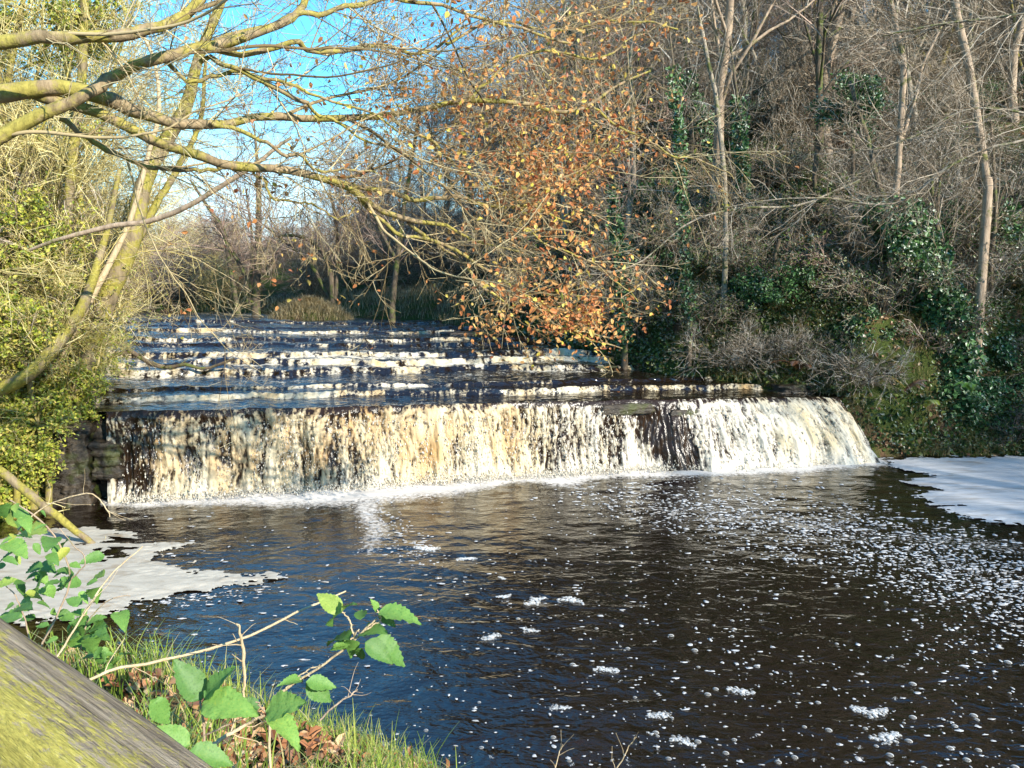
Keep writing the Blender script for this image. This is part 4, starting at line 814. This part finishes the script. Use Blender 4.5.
# ------------------------------------------------------------------ ferns
def fern(label, c, L, nf, m_, seed, az0=None, spread=.6):
    rg = rs(seed); root = thing('fern', label, 'fern', c)
    for k in range(nf):
        az = (az0 if az0 is not None else 0) + rg.normal(0, spread); d = np.array([math.cos(az), math.sin(az), 0]); n = 14; t = np.linspace(0, 1, n); ll = L * rg.uniform(.75, 1.1)
        P_ = d * (ll * t * .9)[:, None] + np.array([0, 0, 1]) * (ll * (1.0 * t - .75 * t ** 2.2))[:, None]; tb = Tubes().add(P_, np.linspace(.006, .002, n), 4)
        sd = np.cross(d, [0, 0, 1.]); V = list(tb.c[0][0]); q = [list(r_) for r_ in tb.c[0][1]]
        for i in range(2, 26):
            tt = i / 26; ii = min(int(tt * (n - 1)), n - 2); f = tt * (n - 1) - ii; pc = P_[ii] * (1 - f) + P_[ii + 1] * f; tan = unit(P_[ii + 1] - P_[ii]); w = ll * .17 * math.sin(math.pi * min(1, tt * .85 + .12)) ** .8
            for s in (-1, 1):
                b = len(V); tip = pc + s * sd * w + tan * w * .35 + np.array([0, 0, -.12 * w]); h = tan * ll * .011
                V += [pc - h, pc + h, (pc + tip) / 2 + h * 1.4, tip, (pc + tip) / 2 - h * 1.4]; q += [[b, b + 1, b + 2, b + 4], [b + 4, b + 2, b + 3, b + 3]]
        q = np.array(q); tri = q[:, 2] == q[:, 3]
        link('frond', mesh('frond', np.array(V), quads=q[~tri], tris=q[tri][:, :3], smooth=False), m_, root)
    return root
fern('bright green fern frond in the ivy at the right of the bank', at(972, 392, 14.6), .62, 4, M['fern_green'], 611, -2.2, .8)
fern('golden fern frond above the right end of the fall', at(905, 388, 14.6), .65, 2, M['fern_gold'], 612, 3.1, .3)
fern('brown dead fern beside the golden frond', at(904, 392, 14.5), .6, 3, M['fern_brown'], 613, -1.6, .5)
fern('dark green fern on the bank above the golden frond', at(893, 362, 15.0), .6, 4, M['leaf_mix'], 614, -1.8, 1.)
fern('rusty dead bracken on the bank above the right fall', at(800, 372, 15.6), .7, 4, M['fern_brown'], 615, -2.4, .8)
fern('green fern low over the water right of the rock end', at(925, 408, 14.5), .55, 4, M['leaf_green'], 616, -1.6, .9)

# ------------------------------------------------------------------ foam on the pool
def raft(name, label, pix, m_, seed, res=.02):
    poly = np.array([atz(a, b_, 0)[:2] for a, b_ in pix]); x0, y0 = poly.min(0) - .4; x1, y1 = poly.max(0) + .4
    xs = np.arange(x0, x1, res); ys = np.arange(y0, y1, res); X, Y = np.meshgrid(xs, ys)
    ins = inside(X, Y, poly); ds = segdist(X, Y, [tuple(p) for p in poly] + [tuple(poly[0])]); sd = np.where(ins, ds, -ds)
    sd = sd + .24 * fbm(X * 2.2, Y * 3.5, seed=seed, o=5) + .10 * noise(X * 9, Y * 14, seed=seed + 1) + .07 * noise(X * 24, Y * 30, seed=seed + 3)
    hole = fbm(X * 1.2, Y * 4.5, seed=seed + 5, o=4)
    z = .012 + .016 * ss(0, .4, sd) + .003 * noise(X * 7, Y * 12, seed=seed + 2); z = np.where(sd > .012, z, .004)
    q = gridquads(len(xs), len(ys)); k = ((sd > 0) & ~((hole > .42) & (sd < .6))).ravel()[q].all(1); q = q[k]; usedv = np.unique(q); mp = np.full(X.size, -1); mp[usedv] = np.arange(len(usedv))
    V = np.stack([X, Y, z], -1).reshape(-1, 3)[usedv]; c = V.mean(0); c[2] = 0
    o = link(name, mesh(name, V - c, quads=mp[q]), m_, loc=tuple(c)); tag(o, label, 'foam'); return o
raft('foam_raft', 'broad cream foam raft in the slack water below the left bank', [(-60, 545), (40, 532), (85, 528), (118, 530), (150, 541), (182, 545), (158, 553), (150, 560), (205, 568), (240, 576), (278, 578), (210, 594), (140, 604), (90, 622), (0, 628), (-60, 630)], M['foam'], 71)
raft('foam_raft', 'smooth white foam raft in the eddy at the right edge', [(882, 459), (1100, 456), (1160, 520), (1060, 530), (990, 524), (950, 515), (918, 497), (936, 488), (905, 483), (925, 474), (893, 466)], M['foam_blue'], 72, .028)
def dome(seed, n=6, m=12, flat=.55):
    rg = rs(seed); th = np.linspace(0, math.pi / 2, n); ph = np.linspace(0, 2 * math.pi, m, endpoint=False); T2, P2 = np.meshgrid(th, ph, indexing='ij')
    V = np.stack([np.sin(T2) * np.cos(P2), np.sin(T2) * np.sin(P2), np.cos(T2) * flat], -1).reshape(-1, 3); i, j = np.meshgrid(np.arange(n - 1), np.arange(m), indexing='ij')
    return V, np.stack([i * m + j, (i + 1) * m + j, (i + 1) * m + (j + 1) % m, i * m + (j + 1) % m], -1).reshape(-1, 4)
def clump(seed, nb, L, asp):
    rg = rs(seed); V0, q0 = dome(0); Vs, qs = [], []; ang = rg.uniform(-.5, .5)
    for k in range(nb):
        t = rg.uniform(-1, 1); w = rg.normal(0, .26) * asp * math.sqrt(1 - t * t * .8); c = np.array([t * L, w * L + .2 * L * math.sin(t * 2.5 + seed), 0]); r = L * (rg.uniform(.06, .12) if k > 5 else rg.uniform(.12, .2)) * (1.2 - abs(t) * .5)
        Vs.append(V0 * np.array([r, r, r * .7]) + c); qs.append(q0 + k * len(V0))
    return np.concatenate(Vs), np.concatenate(qs)
def water_clear(px, py):
    p = atz(px, py, 0.006); return bool(inside(p[:1], p[1:2], POLY)[0]) and w2uv(p[0], p[1])[1] < -.75, p
bigs = [(606, 670, 24, 3, 'ragged foam clump floating alone left of the bottom centre'), (741, 691, 24, 2, 'ragged foam clump in the dark water at the bottom right of centre'), (871, 711, 30, 2, 'ragged foam clump floating near the bottom right'), (886, 737, 28, 2, 'ragged foam clump nearest the bottom edge on the right'),
        (535, 601, 26, 1, 'slanting foam clump below the froth streak'), (570, 600, 24, 1, 'rounded foam clump right of the slanting one'), (466, 559, 20, 1, 'white foam clump at the end of the froth streak'), (502, 578, 10, 1, 'small oval foam patch below the froth streak end'),
        (504, 596, 16, 0, 'foam clump beside the large bubble below the streak'), (530, 630, 18, 0, 'narrow curved foam clump in mid pool'), (491, 637, 20, 0, 'loose foam clump in the blue reflections of mid pool'), (660, 716, 24, 0, 'oval foam patch near the bottom centre'), (683, 742, 24, 0, 'flat foam patch at the bottom right of centre'), (559, 708, 18, 0, 'small foam patch at the bottom centre'), (427, 548, 26, 1, 'frothy clump in the foam streak')]
for k, (a, b_, w, kk, lab) in enumerate(bigs):
    p = atz(a, b_, .008); L = w / F * np.linalg.norm(p - CAM) * .5; V, q = clump(700 + k, 130, L, .95); o = link('foam_clump', mesh('foam_clump', V, quads=q), M['bubble'], loc=tuple(p)); o.rotation_euler = (0, 0, rs(k).uniform(-.6, .6)); tag(o, lab, 'foam')
rg = rs(800); V0, q0 = dome(0, 7, 16, .42)
bub_me = [mesh('bubble', V0, quads=q0)]
V1, q1 = clump(5, 26, 1.0, 1.1); bub_me.append(mesh('bubble', V1, quads=q1)); V1, q1 = clump(9, 40, 1.0, .9); bub_me.append(mesh('bubble', V1, quads=q1))
for b__ in bub_me: b__.materials.append(M['bubble'])
cnt = 0
def dens(px, py):
    band_y = np.interp(px, [560, 640, 720, 800, 900, 1024], [488, 503, 515, 528, 552, 590]); wd = np.interp(px, [560, 700, 1024], [14, 24, 40])
    return np.exp(-((py - band_y) / wd) ** 2) * ss(520, 640, px)
while cnt < 270:
    px, py = rg.uniform(380, 1024), 545 + 223 * rg.rand() ** .8
    if rg.rand() > .25 + .75 * ss(520, 640, px) : continue
    ok, p = water_clear(px, py)
    if not ok: continue
    s = rg.gamma(2.2, .9) * (1.1 + .8 * (py - 545) / 223); s = min(max(s, 1.5), 6) / F * np.linalg.norm(p - CAM) * .5
    o = bpy.data.objects.new('foam_bubble', bub_me[int(rg.choice([0, 0, 1, 2]))]); C.objects.link(o); o.location = (p[0], p[1], .004); o.scale = (s, s, s); o.rotation_euler = (0, 0, rg.uniform(0, 6.28)); tag(o, 'glassy foam bubble floating on the dark peaty pool', 'bubble', 'foam bubbles scattered on the pool'); cnt += 1
pp, ss_ = [], []
while len(pp) < 5200:
    px, py = rg.uniform(120, 1040), rg.uniform(470, 768)
    dn = max(float(dens(px, py)), .045 * float(ss(480, 560, px)), .025, .4 * float(np.exp(-((px - 210) / 90) ** 2 - ((py - 596 + (px - 210) * .12) / 9) ** 2)), .6 * float(np.exp(-((px - 385 - (py - 520) * .9) / 22) ** 2) * ss(600, 540, py)), .4 * float(np.exp(-((px - 960) / 60) ** 2 - ((py - 620) / 60) ** 2) * .5))
    if rg.rand() > dn: continue
    ok, p = water_clear(px, py)
    if not ok: continue
    pp.append(p); ss_.append(min(rg.gamma(1.8, .75) + .7, 4.5) / F * np.linalg.norm(p - CAM) * .5)
pp = np.array(pp); pp[:, 2] = .006; sz = np.array(ss_)[:, None, None]; V0, q0 = dome(0, 4, 8, .2)
ax = rg.uniform(.6, 1.7, (len(pp), 1, 1)); wob = 1 + .35 * rg.normal(size=(len(pp), len(V0), 1)) * (V0[None, :, 2:3] < .12); V = (pp[:, None] + V0[None] * sz * wob * np.concatenate([ax, 1 / ax, np.ones_like(ax)], -1)).reshape(-1, 3); q = (np.arange(len(pp))[:, None, None] * len(V0) + q0[None]).reshape(-1, 4)
tag(link('small_bubbles', mesh('small_bubbles', V, quads=q), M['foam_blue']), 'thousands of small white foam flecks drifting on the pool', 'foam', kind='stuff')

# ------------------------------------------------------------------ foreground
# fence rail
a0, a1 = at(-170, 570, 1.18), at(300, 935, .80); d = a1 - a0; L = np.linalg.norm(d); n = 140; m_ = 40
t = np.linspace(0, 1, n); ph = np.linspace(0, 2 * math.pi, m_, endpoint=False)
TT, PH = np.meshgrid(t, ph, indexing='ij'); cs = np.sign(np.cos(PH)) * np.abs(np.cos(PH)) ** .55; sn = np.sign(np.sin(PH)) * np.abs(np.sin(PH)) ** .55
g = 1 + .03 * noise(PH * 6 / 1, TT * 4, seed=1) * 1 + .018 * noise(np.cos(PH) * 14, np.sin(PH) * 14, TT * 8, seed=2)
V = np.stack([TT * L, cs * .082 * g, sn * .062 * g], -1).reshape(-1, 3)
i, j = np.meshgrid(np.arange(n - 1), np.arange(m_), indexing='ij'); q = np.stack([i * m_ + j, i * m_ + (j + 1) % m_, (i + 1) * m_ + (j + 1) % m_, (i + 1) * m_ + j], -1).reshape(-1, 4)
rl = thing('fence', 'weathered algae-speckled timber fence rail in the lower left corner', 'fence', a0); 
rail = link('rail', mesh('rail', V, quads=q), M['timber'], rl)
import mathutils
rl.rotation_euler = (0, 0, math.atan2(d[1], d[0])); rail.rotation_euler = (R_(-12), -math.asin(d[2] / L), 0)
for s_, tt in ((0, .02), (1, .98)):
    pw = a0 + d * tt; gz_ = zt(pw[0], pw[1]); n_ = 10
    zz_ = np.linspace(gz_ - .3, pw[2] + .03, n_); V_p = Tubes().add(np.column_stack([np.full(n_, pw[0]), np.full(n_, pw[1]), zz_]) - a0, np.full(n_, .06), 12)
    o = link('post', V_p.me('post'), M['timber'], rl); o.rotation_euler = (0, 0, -rl.rotation_euler[2])

CURL = (.12, .30, .22, .42, .05)
def leaf_shape(seed, ns=9):
    """serrated bramble leaflet, unit length along +X, folded along the midrib and drooping at the tip"""
    rg = rs(seed); t = np.linspace(0, 1, 2 * ns + 1); w = .31 * np.sin(math.pi * t ** .72) ** .85 * (1 - .25 * t); w[0] = w[-1] = 0.0
    w[1:-1:2] *= 1.05; w[2:-1:2] *= .96
    V = []; 
    for i, tt in enumerate(t):
        dz = -CURL[seed % 5] * tt ** 2
        for s in (-1, -.5, 0, .5, 1): V.append([tt + (.03 if abs(s) == 1 and i % 2 else 0), s * w[i], dz + .14 * abs(s) * w[i] / .31 * .7 + .012 * math.sin(i * 3.14159) + .02 * rg.normal() * abs(s)])
    V = np.array(V); q = [[i * 5 + j, i * 5 + j + 1, i * 5 + j + 6, i * 5 + j + 5] for i in range(2 * ns) for j in range(4)]
    return mesh('leaf', V, quads=np.array(q))
LS = [leaf_shape(900 + i) for i in range(5)]
for l_ in LS: l_.materials.append(M['bramble_leaf'])
def add_leaf(root, org, p, size, dirv, nrm, rg):
    x = unit(np.asarray(dirv, float)); z = np.asarray(nrm, float); z = unit(z - x * np.dot(x, z)); y = np.cross(z, x)
    o = bpy.data.objects.new('leaf', LS[rg.randint(0, 5)]); C.objects.link(o); o.parent = root
    Mx = mathutils.Matrix([[x[0], y[0], z[0], p[0] - org[0]], [x[1], y[1], z[1], p[1] - org[1]], [x[2], y[2], z[2], p[2] - org[2]], [0, 0, 0, 1]])
    o.matrix_local = Mx @ mathutils.Matrix.Diagonal((size, size, size, 1)); return o
def bramble(label, stems, leaves_, seed, w=3.0, m_s='stick'):
    """stems: pixel paths; leaves_: (base px, py, tip px, py, Y)"""
    rg = rs(seed); p0 = at(*stems[0][0]); g = zt(p0[0], p0[1]); org = np.array([p0[0], p0[1], g]); root = thing('bramble', label, 'plant', org); tb = Tubes()
    for k, s in enumerate(stems):
        pts_ = [at(*q_) for q_ in s]
        if k == 0: pts_ = [org - np.array([0, 0, .1]), (org + pts_[0]) / 2] + pts_
        P_ = smooth_path(pts_, 22, .002, seed + k); ww = w if k == 0 else w * .6; tb.add(P_, np.linspace(ww, ww * .6, 22) / F * s[0][2] * .5, 7)
        A, B = P_[2:-1:2], None
        th = unit(rg.normal(size=(len(A), 3))); tb.add(np.stack([A, A + th * .007], 1), np.tile([.0015, .0002], (len(A), 1)), 3)
    link('stem', tb.me('stem', org), M[m_s], root)
    for (bx, by, tx, ty, Yd) in leaves_:
        b = at(bx, by, Yd + rg.normal(0, .02)); tpt = at(tx, ty, Yd + rg.uniform(-.06, .05)); dv = tpt - b
        add_leaf(root, org, b, np.linalg.norm(dv) * rg.uniform(.8, 1.08), dv, np.array([rg.normal(0, .35), -.55 + rg.normal(0, .25), 1.0]), rg)
    return root
bramble('bramble shoot with green toothed leaves standing over the blue water', [[(270, 712, 2.0), (285, 690, 2.0), (318, 668, 2.0), (341, 652, 2.0), (362, 632, 2.0), (375, 618, 2.0)], [(341, 652, 2.0), (352, 640, 2.0), (360, 628, 2.0)], [(355, 640, 2.), (350, 620, 2.), (342, 612, 2.)], [(286, 688, 2.), (300, 675, 2.), (320, 665, 2.)], [(365, 630, 2.), (380, 620, 2.), (378, 612, 2.)]],
    [(342, 612, 315, 592, 2.0), (342, 612, 352, 596, 2.02), (342, 612, 320, 617, 2.0), (350, 640, 326, 632, 1.98), (352, 641, 328, 650, 1.96), (352, 640, 352, 656, 1.97), (362, 632, 380, 626, 2.0), (372, 640, 410, 664, 2.0), (365, 642, 394, 660, 1.98), (378, 612, 420, 616, 2.03), (378, 612, 398, 626, 2.02), (378, 612, 372, 600, 2.03), (360, 620, 362, 604, 2.02), (303, 680, 280, 678, 2.0), (306, 682, 334, 704, 1.97), (306, 682, 336, 686, 1.98), (350, 650, 334, 640, 2.0), (362, 648, 358, 662, 2.0)], 31, 3.4)
bramble('low bramble with three broad green leaves beside the dead leaves', [[(205, 742, 1.75), (204, 720, 1.75), (201, 700, 1.75)], [(270, 715, 1.7), (262, 708, 1.7), (258, 702, 1.7)], [(205, 735, 1.75), (235, 722, 1.72), (262, 708, 1.7)]],
    [(202, 700, 176, 662, 1.75), (204, 699, 232, 668, 1.74), (203, 702, 250, 706, 1.70), (203, 703, 222, 722, 1.7), (266, 712, 303, 700, 1.7), (268, 714, 308, 742, 1.68), (260, 708, 236, 700, 1.72), (150, 700, 172, 726, 1.7), (190, 745, 150, 728, 1.7), (188, 752, 232, 760, 1.66), (192, 760, 180, 790, 1.65)], 32, 3.5, 'bark_tan')
rg = rs(33); lv = []
for (cx_, cy_, sx, sy, n_) in ((28, 540, 30, 24, 14), (62, 575, 34, 30, 26), (80, 622, 36, 26, 22), (20, 590, 24, 26, 12), (100, 655, 30, 18, 14), (10, 510, 16, 10, 6)):
    for _ in range(n_):
        bx, by = cx_ + rg.normal(0, sx * .6), cy_ + rg.normal(0, sy * .6); a = rg.uniform(-.7, 3.8); l_ = rg.uniform(12, 26)
        lv.append((bx, by, bx + math.cos(a) * l_, by + math.sin(a) * l_ * .6, 2.3 + rg.normal(0, .12)))
bramble('leafy bramble tangle between the rail and the left foam', [[(40, 660, 2.3), (55, 620, 2.3), (70, 580, 2.3), (60, 545, 2.3), (40, 520, 2.3), (10, 500, 2.3)], [(70, 580, 2.3), (85, 560, 2.3), (60, 530, 2.3)], [(80, 650, 2.3), (90, 620, 2.3), (110, 600, 2.3), (130, 595, 2.3)], [(30, 640, 2.3), (18, 600, 2.3), (0, 580, 2.3)]], lv, 34, 2.6, 'bark_tan')
def cane(label, path, w, m_, seed, grass=False):
    P_, R_l = traced(path, w, 20, .0025, seed); b0 = P_[0].copy(); root = thing('dry_cane', label, 'twig', b0); tb = Tubes().add(P_, R_l, 7); rg = rs(seed)
    A, B = grow(P_[None], R_l[None], rg, 5, .2, .95, 45, 12, 0, .5, 5, .15, .0, .45, .4, absl=.10, rmin=.0009); tb.add(A, B, 4); link('stem', tb.me('stem', b0), m_, root); return root
cane('long straw-coloured cane slanting up over the left water', [(20, 720, 1.6), (105, 672, 1.75), (155, 662, 1.85), (240, 640, 2.0), (300, 612, 2.1), (345, 592, 2.2)], (3.4, 3.4, 3, 2.6, 1.6), M['stick'], 1)
cane('thin pale cane rising from the rail across the cream foam', [(50, 672, 1.8), (62, 650, 1.85), (100, 590, 1.95), (142, 545, 2.1)], (2.2, 2, 1.2), M['stick'], 2)
cane('dry stem rising beside the low bramble leaves', [(245, 700, 1.9), (244, 670, 1.9), (243, 640, 1.9), (238, 622, 1.9)], (2.5, 4, 1.5), M['stick'], 3)
cane('thin reddish twig at the waterside tuft', [(320, 720, 2.6), (335, 705, 2.6), (350, 696, 2.6), (357, 690, 2.6)], (2.5, 2, 1.5), M['bark_tan'], 4)
cane('brown dead stem lying in the dead leaves', [(205, 750, 1.9), (240, 728, 2.0), (262, 716, 2.0)], (5, 4, 3), M['stick'], 5)
cane('thin twig arching over the left water edge', [(18, 530, 2.4), (50, 504, 2.4), (90, 494, 2.4), (105, 506, 2.4), (110, 518, 2.4)], (1.6, 1.4, 1.2, 1), M['stick'], 6)
cane('reed tip poking up at the bottom centre', [(552, 800, 2.4), (556, 768, 2.4), (562, 745, 2.4)], (1.6, 1.4, .8), M['stick'], 7)
cane('second reed tip poking up right of the bottom centre', [(605, 800, 2.4), (620, 762, 2.4), (636, 738, 2.4)], (1.8, 1.4, .8), M['stick'], 8)

# near bank cover
rg = rs(34)
near = lambda x, y, d: (segdist(x, y, NEAR) < 3.6) & (x > -7.6) & (y > .8)
p = on_ground(60000, (-7.5, 2), (.8, 8.4), lambda x, y, d: near(x, y, d) & (fbm(x * 1.5, y * 1.5, seed=66) > -.2), rg, .06)
V, q = leafmesh(p, (.1, -.2, 1.6), .07 * rg.uniform(.5, 1.2, len(p)), rg, asp=.6, fold=.6)
tag(link('leaf_litter', mesh('leaf_litter', V, quads=q, smooth=False), M['leaf_litter']), 'russet dead leaves lying on the near bank', 'leaves', kind='stuff')
p = on_ground(60000, (-7.5, 2), (.8, 8.4), lambda x, y, d: near(x, y, d) & (fbm(x * 1.4 + 4, y * 1.4, seed=67) > .12), rg, .02)
V, q = blades(p, rg, .24, .006, .8)
tag(link('near_grass', mesh('near_grass', V, quads=q, smooth=False), M['grass']), 'bright green grass on the near bank', 'grass', kind='stuff')
p = on_ground(60000, (-6, 2), (3, 8.2), lambda x, y, d: segdist(x, y, NEAR) < .8, rg, .03)
V, q = blades(p, rg, .05, .008, .9, k=2)
tag(link('moss', mesh('moss', V, quads=q, smooth=False), M['grass_dry']), 'dark moss along the water edge of the near bank', 'moss', kind='stuff')
def tuft(label, c, n, h, w, m_, seed, r=.12, lean=.8, bias=(0, 0, 0)):
    rg = rs(seed); g = zt(c[0], c[1]); p = np.column_stack([rg.normal(0, r, n), rg.normal(0, r, n), np.zeros(n)]); V, q = blades(p, rg, h, w, lean, 5, bias)
    o = link('grass_tuft', mesh('grass_tuft', V, quads=q, smooth=False), m_, loc=(c[0], c[1], g - .02)); return tag(o, label, 'grass tuft')
tuft('bright lime grass tuft at the bottom edge by the water', at(350, 775, 3.0), 900, .30, .006, M['grass'], 1, .17)
tuft('straw-coloured dry grass tuft under the bramble shoot', at(255, 745, 2.6), 700, .28, .006, M['grass_dry'], 2, .12, 1.0, (.2, -.2, -.3))
tuft('green grass tuft behind the fence rail end', at(300, 790, 2.6), 600, .25, .006, M['grass'], 3, .14)
tuft('pale yellow-green grass tuft between the rail and left water', at(140, 680, 2.6), 800, .3, .006, M['grass'], 4, .16)

# ------------------------------------------------------------------ light
SUN_EL, SUN_AZ = R_(27), math.atan2(-.71, .70)     # direction towards the sun, in the xy plane: right and behind the camera
w = bpy.data.worlds.new('World'); bpy.context.scene.world = w; w.use_nodes = True; nt = w.node_tree; nt.nodes.clear()
sky = nt.nodes.new('ShaderNodeTexSky'); sky.sky_type = 'NISHITA'; sky.sun_disc = False; sky.sun_elevation = SUN_EL; sky.sun_rotation = math.pi / 2 - SUN_AZ; sky.air_density = 1.5; sky.dust_density = .3; sky.ozone_density = 1.5
bg = nt.nodes.new('ShaderNodeBackground'); bg.inputs[1].default_value = .12; ow = nt.nodes.new('ShaderNodeOutputWorld')
tc = nt.nodes.new('ShaderNodeTexCoord'); mp = nt.nodes.new('ShaderNodeMapping'); mp.inputs['Scale'].default_value = (1, 1, 3.0); nt.links.new(tc.outputs['Generated'], mp.inputs[0])
cn = nt.nodes.new('ShaderNodeTexNoise'); cn.inputs['Scale'].default_value = 2.1; cn.inputs['Detail'].default_value = 6; nt.links.new(mp.outputs[0], cn.inputs['Vector'])
sz_ = nt.nodes.new('ShaderNodeSeparateXYZ'); nt.links.new(tc.outputs['Generated'], sz_.inputs[0])
lowf = mapr(nt, sz_.outputs['Z'], .22, .04); cf = math_(nt, 'MULTIPLY', mapr(nt, cn.outputs['Fac'], .30, .55), lowf)
mx = nt.nodes.new('ShaderNodeMix'); mx.data_type = 'RGBA'; nt.links.new(cf, mx.inputs[0]); nt.links.new(sky.outputs[0], mx.inputs[6]); mx.inputs[7].default_value = (5.6, 6.6, 8.0, 1)
tn = nt.nodes.new('ShaderNodeMix'); tn.data_type = 'RGBA'; tn.blend_type = 'MULTIPLY'; tn.inputs[0].default_value = 1; tn.inputs[7].default_value = (.34, .88, 1.22, 1); nt.links.new(sky.outputs[0], tn.inputs[6]); nt.links.new(tn.outputs[2], mx.inputs[6])
nt.links.new(mx.outputs[2], bg.inputs[0]); nt.links.new(bg.outputs[0], ow.inputs[0])
sl = bpy.data.lights.new('sun', 'SUN'); sl.energy = 4.9; sl.angle = R_(.5); sl.color = (1, .93, .80)
so = bpy.data.objects.new('sun', sl); C.objects.link(so)
dv = mathutils.Vector((math.cos(SUN_AZ) * math.cos(SUN_EL), math.sin(SUN_AZ) * math.cos(SUN_EL), math.sin(SUN_EL))); so.rotation_euler = dv.to_track_quat('Z', 'Y').to_euler(); so.location = dv * 60
sc = bpy.context.scene; sc.view_settings.view_transform = 'Standard'; sc.view_settings.look = 'None'; sc.view_settings.exposure = 1.15; sc.view_settings.gamma = 1; sc.view_settings.use_curve_mapping = False
sc.render.engine = 'CYCLES'; sc.cycles.max_bounces = 5; sc.cycles.diffuse_bounces = 2; sc.cycles.glossy_bounces = 3; sc.cycles.transparent_max_bounces = 6; sc.cycles.use_denoising = True
